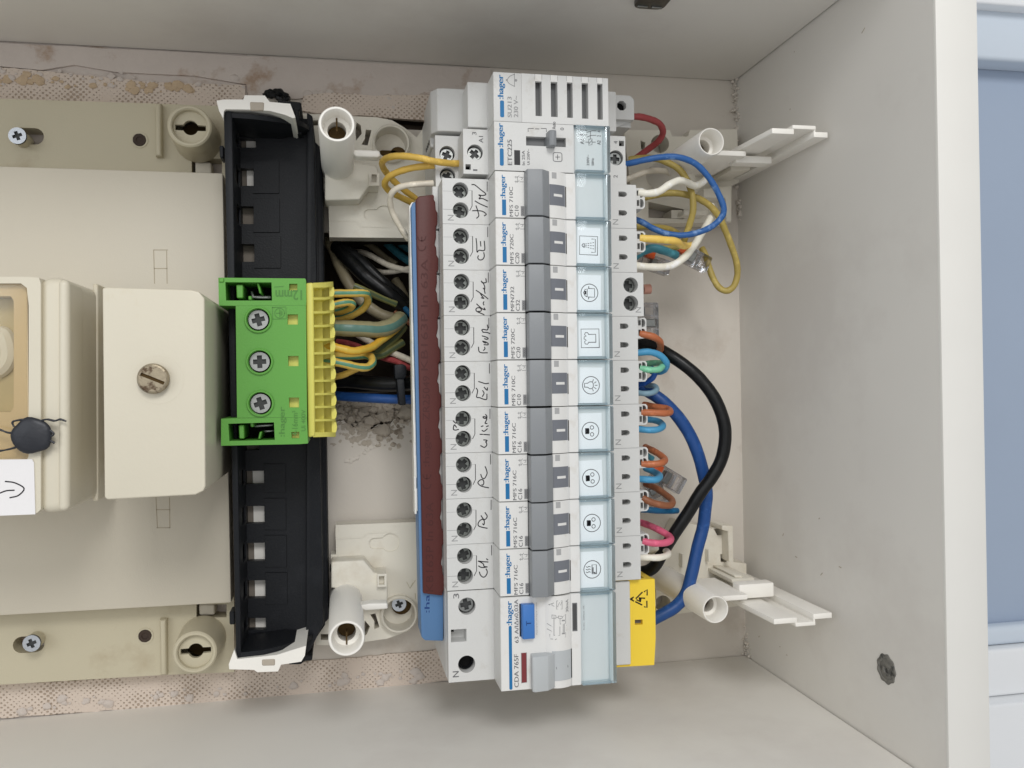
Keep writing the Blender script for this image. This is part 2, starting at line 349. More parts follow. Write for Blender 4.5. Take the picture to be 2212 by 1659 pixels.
# plaster band along the top edge, rough lower margin
bm = NB()
edge = [(-420, 112), (-200, 126), (90, 150), (160, 142), (250, 155), (330, 160), (420, 166), (532, 182), (536, 210), (640, 214), (700, 206), (800, 218), (930, 212), (1060, 200)]
pts = [P(x, y + random.uniform(-3, 3), 1.6) for x, y in edge]
pts += [(P(1060, 150, 1.6)[0], YT - .6)] + [(P(x, 100, 1.6)[0], YT - .6 - random.uniform(0, .5)) for x in range(1000, -430, -60)]
prism(bm, pts, -1, 1.38, .6, 2, True); solo('plaster_edge_band', bm, plaster_m, kind='structure')
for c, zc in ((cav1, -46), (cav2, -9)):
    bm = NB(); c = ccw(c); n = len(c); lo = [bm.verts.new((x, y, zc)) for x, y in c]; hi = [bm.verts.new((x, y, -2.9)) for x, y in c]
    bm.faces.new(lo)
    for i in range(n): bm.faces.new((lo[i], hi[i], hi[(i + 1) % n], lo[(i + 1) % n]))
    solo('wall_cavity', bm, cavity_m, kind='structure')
# crumbled plaster along the lower rim of the hole and the chipped crack
def chunk(bm, c, s, zs=.7):
    t = bmesh.new(); bmesh.ops.create_icosphere(t, subdivisions=2, radius=1); q = random.random() * 50
    from mathutils import noise
    for v in t.verts:
        k = 1 + .55 * noise.noise(v.co * 1.3 + Vector((q, 2, 1))); v.co = Vector((c[0] + v.co.x * s * k, c[1] + v.co.y * s * k * .85, c[2] + v.co.z * s * zs * k))
    join(bm, t)
bm = NB()
for i in range(520):
    px = random.uniform(700, 908); py = 868 + abs(random.gauss(0, 30)); edge_y = 918 - abs(px - 805) * .12
    if py > edge_y + 16: continue
    z = -5.5 + 5.2 * (py - 868) / 60 + random.gauss(0, 1.1) if py < edge_y else random.uniform(-.3, .5)
    chunk(bm, P3(px, py, z), random.choice((.5, .7, .9, 1.2, 1.7, 2.6) if py < edge_y else (.3, .45, .6)) * random.uniform(.6, 1.15))
for i in range(160):
    px = random.gauss(800, 45); py = 915 + abs(random.gauss(0, 22)); chunk(bm, P3(px, py, random.uniform(-.3, .1)), random.uniform(.5, 1.6), .3)
for i in range(40): chunk(bm, P3(random.uniform(720, 895), random.uniform(868, 912), -6), random.uniform(2.5, 4.5))
solo('crumbled_plaster', bm, rubble_m, kind='stuff')
for (px, py, s, lb) in ((880, 846 + 45, 4.2, 'pale broken plaster lump under the blue cable, beside the busbar'), (826, 930, 3.4, 'pointed plaster lump lying lowest below the crumbled hole')):
    bm = NB(); chunk(bm, P3(px, py, .6), s, .5); solo('plaster_lump', bm, rubble_m, lb, 'plaster lump', 'broken plaster lumps')
bm = NB()
for a, b in (((812, 960), (790, 975)), ((790, 975), (770, 990)), ((806, 942), (812, 960)), ((770, 990), (748, 996))):
    for i in range(5):
        t = i / 5; chunk(bm, P3(a[0] + (b[0] - a[0]) * t + random.uniform(-3, 3), a[1] + (b[1] - a[1]) * t + random.uniform(-3, 3), .1), random.uniform(.5, 1.3), .35)
solo('chipped_crack', bm, back_m, kind='stuff')
# filler beads in the right-hand corners
bm = NB()
for i in range(70):
    y = YT - abs(random.gauss(0, 20)); chunk(bm, (XR - abs(random.gauss(0, 1.3)), y, abs(random.gauss(0, 1.6))), random.uniform(.35, 1.2), .8)
for i in range(40):
    y = YB + abs(random.gauss(0, 9)); chunk(bm, (XR - abs(random.gauss(0, .9)), y, abs(random.gauss(0, 2.5))), random.uniform(.3, .8), .8)
for i in range(26): chunk(bm, (XR - .3, 84 + random.uniform(-6, 5), 2.5 + random.gauss(0, .7)), random.uniform(.5, 1.1), .8)
solo('filler_crumbs', bm, back_m, kind='stuff')
# burlap scrim strips
def strip(name, px, label, z=1.2):
    pts = []
    for (ax, ay), (bx, by) in zip(px, px[1:] + px[:1]):
        n = max(1, int(math.hypot(bx - ax, by - ay) / 14))
        for i in range(n): t = i / n; pts.append(P(ax + (bx - ax) * t + random.uniform(-1.2, 1.2), ay + (by - ay) * t + random.uniform(-1.4, 1.4), z))
    bm = NB(); prism(bm, pts, .15, z, .3, 1, True); solo(name, bm, burlap_m, label, 'burlap strip', 'burlap strips plastered to the wall')
strip('burlap_strip', [(-420, 118), (-200, 131), (60, 150), (140, 158), (240, 168), (330, 178), (420, 180), (529, 184), (531, 206), (500, 232), (-420, 206)], 'pale burlap strip along the top edge, left of the black rail', 1.3)
strip('burlap_strip', [(655, 206), (720, 200), (800, 206), (880, 205), (940, 205), (940, 262), (850, 254), (700, 246), (650, 240)], 'short burlap strip behind the upper left white tube', 2.1)
strip('burlap_strip', [(-420, 1502), (200, 1468), (470, 1440), (700, 1427), (900, 1408), (985, 1400), (985, 1468), (700, 1500), (350, 1526), (-420, 1582)], 'long burlap strip along the bottom edge under the rail', 1.2)
for nm, m_, rows, n_ in (('plaster_dabs', plaster_m, ((-60, 530, 158, 10), (660, 940, 208, 7), (-60, 980, 1538, 8)), 90), ('old_glue', mat('ochre_glue', (196, 174, 146), .85, .15, .15, 200, .8, 700), ((-30, 330, 172, 6), (270, 420, 186, 5)), 60)):
    bm = NB()
    for x0, x1, yc_, sd in rows:
        for i in range(n_ * (2 if x1 > 900 else 1) // len(rows)):
            px = random.uniform(x0, x1); py = yc_ + random.gauss(0, sd) + (px - x0) * (-.085 if yc_ > 900 else .035); chunk(bm, P3(px, py, 1.5), random.choice((.5, .8, 1.3, 2.0)) * random.uniform(.7, 1.2), .28)
    solo(nm, bm, m_, kind='stuff')
# ------------------------------------------------------------------ cabinet of white boards
cab = thing('wall_cabinet', 'white melamine cabinet frame boxed around the open electrical panel', 'cabinet', (0, 0, 0))
bm = NB(); box(bm, -480, YT, XR - .6, YT + 16, .8, 145, .3, 1); part('side_panel', bm, panel_m, cab)
bm = NB(); box(bm, -480, YB - 16, XR - .5, YB, .7, 145, .3, 1); part('side_panel', bm, panel_m, cab)
bm = NB(); box(bm, XR, YB - 60, XR + 15.5, YT + 60, -14, 144.2, .2, 1); pr = part('side_panel', bm, panel_m, cab)
bm = NB(); box(bm, XR - .05, YB - 60, XR + 15.6, YT + 60, 144.25, 145.4, .35, 2); part('edge_strip', bm, lip_m, pr)
hz = PY(1400, 8, YT)
bm = NB(); hx, hy, hz_ = hz
t = bmesh.new(); prism(t, rrect(hx - 6.2, 0, hx + 6.2, 18, 3), 0, 1.8, .4)
for v in t.verts: v.co = Vector((v.co.x, YT - .05 - v.co.z, hz_ - 1 + v.co.y))
bmesh.ops.recalc_face_normals(t, faces=t.faces[:]); join(bm, t); hp = part('hinge_plate', bm, hinge_m, cab, 'dark metal hinge plate at the top edge')
bm = NB()
for dx in (-2.9, 2.9):
    t = bmesh.new(); prism(t, rrect(hx + dx - 2.2, 2.0, hx + dx + 2.2, 3.2, .5), 0, .5, .1)
    for v in t.verts: v.co = Vector((v.co.x, YT - 1.9 - v.co.z, hz_ - 1 + v.co.y))
    bmesh.ops.recalc_face_normals(t, faces=t.faces[:]); join(bm, t)
part('hinge_slot', bm, steel_m, hp)
q = PX(1915, 1445, XR); bm = NB(); t = bmesh.new(); lathe(t, (0, 0), [(5.4, 0), (5.2, .35), (4.2, .5), (3.6, .15), (2.4, .45), (1.3, .5), (1.0, .1), (0.01, .05)], 40)
for v in t.verts:
    k = 1 + .05 * math.sin(9 * math.atan2(v.co.y, v.co.x)); v.co = Vector((XR - .02 - v.co.z, q[1] + v.co.x * k, q[2] + v.co.y * k))
bmesh.ops.recalc_face_normals(t, faces=t.faces[:]); join(bm, t); part('plugged_hole', bm, scuff_m, pr, 'grey scuffed round plug mark')
bm = NB()
for px, py, l in ((1865, 66, 2.2), (1716, 112, .5), (1707, 236, .7), (1770, 1120, 1), (1720, 1203, 1.5), (1775, 1240, 1.8), (1685, 1397, .6), (1700, 1415, .8), (1640, 1375, 1.1), (1766, 1521, .8), (1815, 1225, 1.6), (1692, 1155, 1.4)):
    a = PX(px, py, XR); t = bmesh.new(); l *= .55; prism(t, rrect(-l, -.2, l, .2, .18), 0, .1)
    an = random.uniform(.4, 1.8)
    for v in t.verts:
        x, y = v.co.x * math.cos(an) - v.co.y * math.sin(an), v.co.x * math.sin(an) + v.co.y * math.cos(an); v.co = Vector((XR - .02 - v.co.z, a[1] + x, a[2] + y))
    bmesh.ops.recalc_face_normals(t, faces=t.faces[:]); join(bm, t)
part('scuff_mark', bm, rubble_m, pr, kind='stuff')
# room beyond the cabinet
ZW = -30
bm = NB(); box(bm, 150, -420, 700, 420, ZW - 10, ZW); solo('room_wall', bm, blue_m, kind='structure')
y0 = P(2160, 130, ZW + 14)[1]; y1 = P(2160, 10, ZW + 22)[1]
bm = NB(); box(bm, 150, y0, 700, y1 + 3, ZW + .5, ZW + 14, 2.5, 4); solo('wall_return', bm, pale_m, kind='structure')  # paler tone stands for the different light on this wall face
bm = NB(); box(bm, 150, y1, 700, 520, ZW + .6, ZW + 22, 1.5, 3); solo('ceiling', bm, white_m, kind='structure')
cas = thing('door_casing', 'white moulded door casing against the blue wall, lower right', 'door casing', (260, P(2160, 1400, ZW)[1], ZW))
ya, yb_, yc = [P(2160, k, ZW + 12)[1] for k in (1357, 1398, 1500)]
bm = NB(); box(bm, 150, yb_, 700, ya, ZW + .3, ZW + 10, 3, 4); part('moulding', bm, pale_m, cas)
bm = NB(); box(bm, 150, yc, 700, yb_ - .3, ZW + .3, ZW + 15, 2, 4); part('flat_board', bm, white_m, cas)
bm = NB(); box(bm, 150, -520, 700, yc - .3, ZW + .3, ZW + 24, 1.5, 4); part('jamb_board', bm, white_m, cas)
# ------------------------------------------------------------------ cross-recess screws (shared meshes)
mat('recess_shade', (62, 64, 64), .5, .4, .2, 900, .1, 1500)  # darker copy of the screw metal, shade of the cross recess painted in
def screw_mesh(r, m, zt=0, plus=.62, wd=.27, n=24, head=1.2, rot=.35):
    bm = NB(); a = r * plus; w = r * wd; pl = []
    for k in range(4):
        c, s = math.cos(rot + k * math.pi / 2), math.sin(rot + k * math.pi / 2)
        for x, y in ((a, -w), (a, w), (w, w)): pl.append((x * c - y * s, x * s + y * c))
    t = bmesh.new(); plate(t, circ((0, 0), r, n), [pl], zt - head, zt); t2 = bmesh.new(); 
    cyl(t, (0, 0), r * .8, zt - head - .3, zt - head * .75, n); join(bm, t); t2.free()
    me = finish('screw_head', bm, m, ang=30); me.materials.append(MATS['recess_shade'])
    for p in me.polygons:
        if p.center.z < (zt - head * .45) * S: p.material_index = 1
    return me
# ------------------------------------------------------------------ old mounting plate on the left
mp = thing('mounting_plate', 'aged beige meter mounting plate with flat cream cover, left side', 'mounting plate', (*P(240, 840, 0), 0))
def slot_hole(cx, cy, hw, r, n=8): return [(cx + hw + r * math.cos(t), cy + r * math.sin(t)) for t in [math.pi * (-.5 + i / n) for i in range(n + 1)]] + [(cx - hw + r * math.cos(t), cy + r * math.sin(t)) for t in [math.pi * (.5 + i / n) for i in range(n + 1)]]
ZB = 10.0
sl1 = slot_hole(*P(61, 294, ZB), 2.6, 3.4); sl2 = slot_hole(*P(62, 1392, ZB), 2.6, 3.4)
w1 = W2(r1, [(1252, 1032), (1450, 1036), (1450, 1140), (1252, 1140)], ZB); w2 = W2(b1, [(1283, 795), (1480, 795), (1480, 880), (1283, 884)], ZB)
bh1 = circ(P(*r1(1287, 872), ZB), 6, 20); bh2 = circ(P(*b1(1318, 1062), ZB), 6, 20)
bm = NB(); plate(bm, [P(-420, 200, ZB), P(345, 224, ZB), P(500, 230, ZB), P(506, 1452, ZB), P(355, 1458, ZB), P(-420, 1504, ZB)], [sl1, sl2, w1, w2, bh1, bh2], .3, ZB)
part('base_plate', bm, beige_m, mp)
ZC = 22.0
bm = NB(); prism(bm, [P(-420, 346, ZC), P(481, 374, ZC), P(499, 1302, ZC), P(-420, 1353, ZC)], ZB + .01, ZC, .5, 2); cp = part('cover_panel', bm, cover_m, mp)
bm = NB()
for pts in ([(332, 540), (362, 540)], [(332, 541), (334, 612)], [(360, 542), (361, 612)], [(333, 580), (361, 580)], [(337, 1075), (340, 1140)], [(366, 1075), (367, 1140)], [(338, 1101), (367, 1101)], [(339, 1140), (367, 1140)]):
    ribbon(bm, [P(*p, ZC) for p in pts], .32, ZC + .01, .03, 0)
flipfix(bm); part('knockout_outline', bm, mat('knockout_line', (172, 161, 140), .6, .2, bump=0), cp)
for c, pts in ((r1, [(1010, 672), (1052, 672), (1055, 1018), (1014, 1018)]), (b1, [(1040, 898), (1085, 898), (1088, 1262), (1046, 1262)])):
    bm = NB(); prism(bm, W2(c, pts, ZB + 4), ZB + .01, ZB + 4, 1.8, 4, True); part('rib', bm, beige_m, mp)
for c, top, base, ly in ((r1, (1237, 822), (1290, 880), 0), (b1, (1272, 1112), (1316, 1058), 0)):
    ct = P(*c(*top), 31); r = 8.6
    bm = NB(); lathe(bm, ct, [(r + .9, ZB - .1), (r + .1, 28), (r - .1, 30.4), (r - .7, 31), (r - 1.4, 31), (r - 1.9, 30.4), (r - 2.0, 28.3)], 36)
    h = [(ct[0] + x, ct[1] + y) for x, y in ([(-5.9, -1.1), (-2.7, -1.2)] + [(3.0 * math.cos(a), 3.0 * math.sin(a)) for a in [math.radians(d) for d in range(205, 340, 15)]] + [(2.7, -1.2), (5.9, -1.1), (5.9, 1.1), (2.7, 1.2)] + [(3.0 * math.cos(a), 3.0 * math.sin(a)) for a in [math.radians(d) for d in range(25, 160, 15)]] + [(-2.7, 1.2), (-5.9, 1.1)])]
    plate(bm, circ(ct, r - 1.9, 36), [h], 26.3, 28.3); bo = part('boss', bm, beige_m, mp)
    bm = NB(); cyl(bm, ct, 6.2, 12, 14, 20); part('boss_hole', bm, mat('dark_recess', (88, 70, 44), .8, .1), bo)
for c, pts in ((r1, [(1272, 1055), (1380, 1058), (1384, 1140), (1274, 1140)]), (b1, [(1297, 795), (1402, 795), (1404, 866), (1300, 868)])):
    bm = NB(); prism(bm, W2(c, pts, 9), 2, 9, .9, 3); part('latch_tab', bm, cover_m, mp)
zs_me = screw_mesh(3.35, zinc_m, plus=.55, wd=.2)
for i, p in enumerate(((37, 293), (68, 1390))):
    zt = 17; o = inst('screw', zs_me, mp); o.location = Vector((*P(*p, zt), zt)) * S - mp.location
    bm = NB(); cyl(bm, P(*p, zt), 3.1, 7, zt - 1.1, 20, 0, 3.0); part('washer', bm, beige_m, mp)
for p in ((301, 302), (313, 1374)):
    c = P(*p, ZB + .3); bm = NB(); lathe(bm, c, [(3.5, ZB - .1), (3.4, ZB + .3), (2.7, ZB + .25)], 20); part('screw_collar', bm, beige_m, mp)
    bm = NB(); lathe(bm, c, [(2.75, ZB + .02), (2.6, ZB + .5), (1.4, ZB + .45), (1.2, ZB + .1), (.01, ZB + .05)], 9); part('rivet', bm, mat('dark_rivet', (62, 50, 42), .6, .3, .3, 400), mp)  # dark disc filling the hex hole
# ------------------------------------------------------------------ main breaker (far left, close to the lens)
mb = thing('main_breaker', 'ivory main circuit breaker with amber window and black wire seal', 'circuit breaker', (*P(200, 850, 22), 22))
ZM = 84.0
def ext(bm, px_top, z0, z1, bev): prism(bm, [P(*p, z1) for p in px_top], z0, z1, bev, 5)
bm = NB(); win = [P(*p, ZM) for p in ((-190, 612), (45, 612), (58, 622), (62, 660), (62, 985), (55, 1000), (-190, 1002))]
plate(bm, [P(*p, ZM) for p in ((-235, 597), (60, 598), (84, 600), (88, 612), (88, 1100), (80, 1108), (-235, 1113))], [win], 60, ZM)
t = bmesh.new(); prism(t, [P(*p, ZM - 1.2) for p in ((84, 598), (148, 600), (150, 1105), (84, 1111))], ZC + .05, ZM - 1.2, 3.2, 5); join(bm, t)
prism(bm, [P(*p, 58) for p in ((-235, 612), (140, 612), (140, 1092), (-235, 1098))], ZC + .05, 58)
part('body', bm, breaker_m, mb)
bm = NB(); ext(bm, ((124, 602), (149, 604), (149, 1103), (124, 1106)), 70, ZM + .6, 2.2); part('raised_rim', bm, breaker_m, mb)
bm = NB(); ext(bm, ((200, 612), (212, 613), (212, 1082), (200, 1084)), ZC + .1, 50, .8); part('valley_step', bm, breaker_m, mb)
bm = NB(); plate(bm, [P(*p, ZM - 3) for p in ((-192, 610), (60, 610), (64, 1004), (-192, 1004))], [[P(*p, ZM - 3) for p in ((-186, 640), (24, 640), (31, 650), (31, 880), (24, 890), (-186, 890))]], ZM - 9, ZM - 2.5); wf = part('window_frame', bm, amber_m, mb)
bm = NB(); prism(bm, [P(*p, ZM - 7) for p in ((-192, 630), (40, 630), (40, 900), (-192, 900))], ZM - 12, ZM - 9.5); part('inner_plate', bm, smoke_m, wf)
bm = NB(); tube(bm, [P3(x, y, ZM - 8.6) for x, y in ((-10, 730), (6, 725), (14, 745), (16, 770), (6, 790), (-10, 800))], 3.2, 10); part('switch_lever', bm, white_m, mb)
bm = NB(); prism(bm, [P(*p, ZM - 1) for p in ((-190, 616), (56, 616), (58, 990), (-190, 994))], ZM - 1.8, ZM - 1.2); part('window', bm, bwin_m, mb)
bm = NB(); prism(bm, [P(*p, ZM + .5) for p in ((-95, 994), (69, 992), (73, 1000), (76, 1111), (-95, 1118))], ZM + .05, ZM + .45); lbp = part('paper_label', bm, paper_m, mb, 'white paper sticker with a hand-drawn arrow')
bm = NB()
for s in ([(12, 1040), (32, 1043), (52, 1055), (40, 1070), (22, 1075)], [(0, 1065), (14, 1060), (30, 1059)]): ribbon(bm, [P(*p, ZM + .5) for p in s], .42, ZM + .5)
flipfix(bm); part('pen_arrow', bm, pen_m, lbp)
bm = NB(); c = P3(66, 941, ZM + 4); t = bmesh.new(); bmesh.ops.create_uvsphere(t, u_segments=28, v_segments=16, radius=1)
for v in t.verts: k = 1 + .05 * math.sin(5 * v.co.x + 3 * v.co.y); v.co = Vector((c[0] + v.co.x * 6.3 * k, c[1] + v.co.y * 6.0 * k, c[2] - 1.6 + v.co.z * 1.7 * (1 if abs(v.co.z) < .6 else .9)))
join(bm, t); se = part('lead_seal', bm, seal_m, mb)
bm = NB()
for p in ([(-20, 922), (2, 929), (20, 935), (36, 932), (44, 925)], [(-20, 975), (0, 974), (25, 969), (45, 962)], [(30, 922), (27, 912), (38, 908), (56, 907), (62, 915)], [(80, 912), (100, 906), (118, 909), (130, 906), (143, 910)], [(96, 955), (104, 950), (118, 957)], [(88, 920), (106, 928), (116, 938), (104, 945)]):
    tube(bm, [P3(x, y, ZM + 2.6) for x, y in p], .34, 8, jit=.12)
part('seal_wire', bm, seal_m, se)
ZT = 89.0
bm = NB(); o_ = [P(*r5(*p), ZT) for p in ((668, 222), (700, 217), (1250, 234), (1300, 246), (1336, 290), (1342, 1515), (1330, 1548), (1275, 1574), (700, 1606), (682, 1590))]
prism(bm, o_, ZC + .05, ZT, 1.6, 5); tc_ = part('terminal_cover', bm, breaker_m, mb)
c = P(342, 820, ZT); bm = NB(); lathe(bm, c, [(8.4, ZT - .3), (8.2, ZT + .06), (5.6, ZT + .03)], 40); 
part('screw_dish', bm, breaker_m, tc_)
c = P(329, 818, ZT + 3.5); bm = NB(); lathe(bm, c, [(4.9, ZT + .05), (5.1, ZT + 2.4), (4.7, ZT + 3.2), (4.2, ZT + 3.4)], 32)
a = math.radians(-24); t = bmesh.new(); bar = [(x * math.cos(a) - y * math.sin(a) + c[0], x * math.sin(a) + y * math.cos(a) + c[1]) for x, y in ((-4.0, -.55), (4.0, -.55), (4.0, .55), (-4.0, .55))]
plate(t, circ(c, 4.22, 32), [bar], ZT + 2.6, ZT + 3.4); join(bm, t); cyl(bm, c, 4.0, ZT + 1, ZT + 2.3, 24); csw_ = part('cover_screw', bm, old_m, tc_, 'brass-coloured slotted screw with dark stains')
bm = NB(); prism(bm, bar, ZT + 2.3, ZT + 2.62); part('dark_slot_insert', bm, MATS['dark_recess'], csw_)  # dark insert lying on the floor of the slot
# ------------------------------------------------------------------ black terminal rail
tr = thing('terminal_rail', 'long black plastic terminal carrier with white clips at both ends', 'terminal rail', (*P(600, 830, 0), 0))
ZR, ZF2 = 50.0, 24.0
bm = NB()
prism(bm, [P(*p, ZR) for p in ((483, 240), (487, 240), (514, 1424), (510, 1424))], 4, ZR - 1.2); prism(bm, [P(*p, ZR) for p in ((483, 240), (501, 240), (521, 1422), (510, 1424))], ZR - 1.2, ZR, .4)
wa, wb = np.array(P(501, 240, ZR)), np.array(P(521, 1422, ZR)); wd_ = (wb - wa) / np.linalg.norm(wb - wa); wn = np.array([wd_[1], -wd_[0]]); wn = wn if wn[0] < 0 else -wn
def wall_plate(b_, holes, off, th):
    t = bmesh.new(); plate(t, rect(0, 4, float(np.linalg.norm(wb - wa)), ZR - 1.25), holes, 0, th)
    for v in t.verts:
        q = wa + wd_ * v.co.x + wn * (off + v.co.z); v.co = Vector((float(q[0]), float(q[1]), v.co.y))
    bmesh.ops.recalc_face_normals(t, faces=t.faces[:]); join(b_, t)
def wy(y): return float((np.array(P(512, y, 32)) - wa) @ wd_)
wall_plate(bm, [rect(wy(a_), 26, wy(b_), 39) for a_, b_ in ((298, 318), (363, 401), (446, 484), (1014, 1046), (1094, 1131), (1173, 1211), (1254, 1292), (1335, 1361))], 0, .8)
wins = [W2(r2, [(372, y0), (508, y0 + 2), (510, y1), (374, y1)], ZF2) for y0, y1 in ((405, 466), (600, 716), (848, 966), (1095, 1212))] + \
       [W2(b2, [(262, y0), (396 + i * 3, y0 - 2), (398 + i * 3, y1), (264, y1 + 2)], ZF2) for i, (y0, y1) in enumerate(((-75, 10), (155, 266), (395, 512), (640, 756), (885, 962)))]
wins += [[P(x, y, ZF2) for x, y in ((516, 945), (560, 944), (560, 972), (517, 973))]]
wu = [w for w in wins if w[0][1] > P(600, 780, ZF2)[1]]; wl = [w for w in wins if w not in wu]
plate(bm, [P(*p, ZF2) for p in ((497, 246), (545, 246), (676, 258), (682, 312), (691, 780), (503, 780))], wu, 20, ZF2); plate(bm, [P(*p, ZF2) for p in ((503, 780.2), (691, 780.2), (702, 1350), (660, 1412), (513, 1418))], wl, 20, ZF2)
prism(bm, [P(*p, ZF2 + .05) for p in ((664, 250), (676, 258), (679, 305), (700, 1340), (672, 1396), (662, 1408))], 12, ZF2 + 5, .6)
prism(bm, [P(*p, 19) for p in ((676, 300), (697, 322), (711, 1338), (696, 1352))], 6, 19, 1.2)
part('channel', bm, black_m, tr)
bm = NB(); prism(bm, [P(*p, 18.5) for p in ((498, 262), (556, 262), (578, 1390), (516, 1392))], 4, 18.5); wall_plate(bm, [], 1.5, .5); part('backing_strip', bm, mat('dim_backing', (128, 120, 110), .6, .2, .1, 200), tr)  # added behind the windows; the dim ground there is put into its colour
for y0_, y1_ in ((290, 420), (990, 1390)):
    f_ = lambda x, y: P(x + (y - 262) * .0195, y, 19.3)
    bm = NB(); prism(bm, [f_(531, y0_), f_(562, y0_), f_(562, y1_), f_(531, y1_)], 18.5, 19.3); part('lit_backing', bm, clip_m, tr)  # added pale strip; the lit ground behind the windows put into colour
mat('snap_gap', (9, 9, 10), .7, .1, bump=0)
# sloping end walls: high at the left rim, low at the right
for pts, dy in ((((501, 244), (545, 247), (600, 254), (650, 262), (668, 272)), -1.8), (((520, 1420), (570, 1414), (610, 1404), (650, 1392), (676, 1380)), 1.8)):
    bm = NB(); zz = [ZR, ZR, 47, 38, 30]; top = [P3(x, y, z) for (x, y), z in zip(pts, zz)]
    vs = []
    for (x, y, z) in top: vs.append([bm.verts.new(q) for q in ((x, y, z), (x, y + dy, z), (x, y + dy, 8), (x, y, 8))])
    for A, B in zip(vs, vs[1:]):
        for i in range(4): bm.faces.new((A[i], A[(i + 1) % 4], B[(i + 1) % 4], B[i]))
    bm.faces.new(vs[0]); bm.faces.new(list(reversed(vs[-1]))); bmesh.ops.recalc_face_normals(bm, faces=bm.faces[:]); part('end_wall', bm, black_m, tr)
for c, rows in ((r2, ((495, 660, 552, 764), (495, 664, 800, 1018), (500, 672, 1046, 1252))), (b2, ((400, 538, -120, 64), (402, 540, 104, 308), (404, 544, 346, 552), (408, 548, 590, 795)))):
    for x0, x1, y0, y1 in rows:
        bm = NB(); q = W2(c, [(x0, y0), (x1, y0), (x1, y1), (x0, y1)], ZF2 + .6); prism(bm, q, ZF2 - .1, ZF2 + .55, .25, 1, True); sp_ = part('snap_plate', bm, black_m, tr); bm = NB(); ribbon(bm, W2(c, [(x0, y0), (x1, y0), (x1, y1), (x0, y1)], ZF2 + .6), .3, ZF2 + .1, .03, 0); flipfix(bm); part('snap_gap', bm, MATS['snap_gap'], sp_)
for c, pts, z in ((r2, ((270, 452), (300, 452), (300, 532), (274, 532)), 44), (b2, ((170, 845), (205, 842), (208, 928), (172, 930)), 44), (r2, ((935, 505), (958, 505), (958, 532), (938, 532)), 18), (r2, ((945, 752), (960, 752), (960, 778), (946, 778)), 18), (b2, ((826, 558), (838, 558), (838, 585), (828, 586)), 18), (b2, ((832, 800), (850, 800), (850, 826), (834, 828)), 18)):
    bm = NB(); prism(bm, W2(c, pts, z), z - 8, z, .4, 1); part('nub', bm, black_m, tr)
bm = NB(); add_text(bm, ':hager', lambda a, b: tuple(np.array(P(*b2(650 + 95 * (1 - b), 780 - 310 * a), ZF2 + .1))), ZF2 + .02, .01, .12); flipfix(bm)
part('lettering', bm, mat('black_emboss', (24, 25, 28), .5, .3, bump=0), tr)
bm = NB(); ol = [P(*b2(*p), ZF2) for p in ((640, 455), (755, 455), (760, 800), (645, 800))]; ribbon(bm, ol + [ol[0]], .18, ZF2 + .02, .1, 0); flipfix(bm); part('logo_frame', bm, mat('black_edge', (30, 31, 34), .5, .3, bump=0), tr)
top = W2(r2, [(252, 158), (300, 150), (428, 150), (436, 122), (568, 124), (600, 166), (735, 178), (768, 268), (752, 272), (700, 250), (600, 224), (480, 216), (312, 214), (300, 226), (296, 272), (268, 222)], ZR + 2)
bm = NB(); nt_ = W2(r2, [(470, 172), (560, 172), (556, 218), (474, 218)], ZR + 2); plate(bm, top, [], ZR - 26, ZR + 1.6); part('end_clip', bm, clip_m, tr)
bm = NB(); prism(bm, W2(r2, [(470, 165), (562, 168), (560, 222), (474, 222)], ZR + 2.4), ZR + 1, ZR + 2.0, .3, 1); part('clip_notch', bm, mat('clip_shade', (176, 166, 152), .5, .3), tr)
bot = W2(b2, [(202, 1094), (166, 1190), (170, 1222), (332, 1226), (352, 1241), (488, 1236), (508, 1192), (640, 1172), (664, 1132), (672, 1068), (480, 1128), (222, 1156)], ZR + 2)
bm = NB(); plate(bm, bot, [], ZR - 26, ZR + 1.6); part('end_clip', bm, clip_m, tr)
bm = NB(); prism(bm, W2(b2, [(382, 1160), (468, 1156), (468, 1198), (384, 1200)], ZR + 2.4), ZR + 1, ZR + 2.0, .3, 1); part('clip_notch', bm, MATS['clip_shade'], tr)
for c, pts in ((r2, ((650, 150), (720, 160), (806, 170), (808, 210), (790, 225), (812, 380), (780, 380), (760, 215), (660, 190))), (b2, ((660, 1130), (715, 1132), (712, 1162), (660, 1168), (640, 1188), (560, 1190), (556, 1180), (640, 1172)))):
    bm = NB(); prism(bm, W2(c, pts, 30), 8, 30, .4, 1); part('end_hook', bm, black_m, tr)
bm = NB()
for p in ([(569, 206), (585, 199), (600, 198), (622, 208)], [(572, 209), (595, 205), (612, 214), (626, 212)], [(580, 202), (600, 210), (618, 218)]): tube(bm, [P3(x, y, 6 + i) for i, (x, y) in enumerate(p)], 1.3, 8, jit=.25)
solo('tar_scrap', bm, blackc_m, 'ragged black scrap stuck above the white end clip', 'scrap')
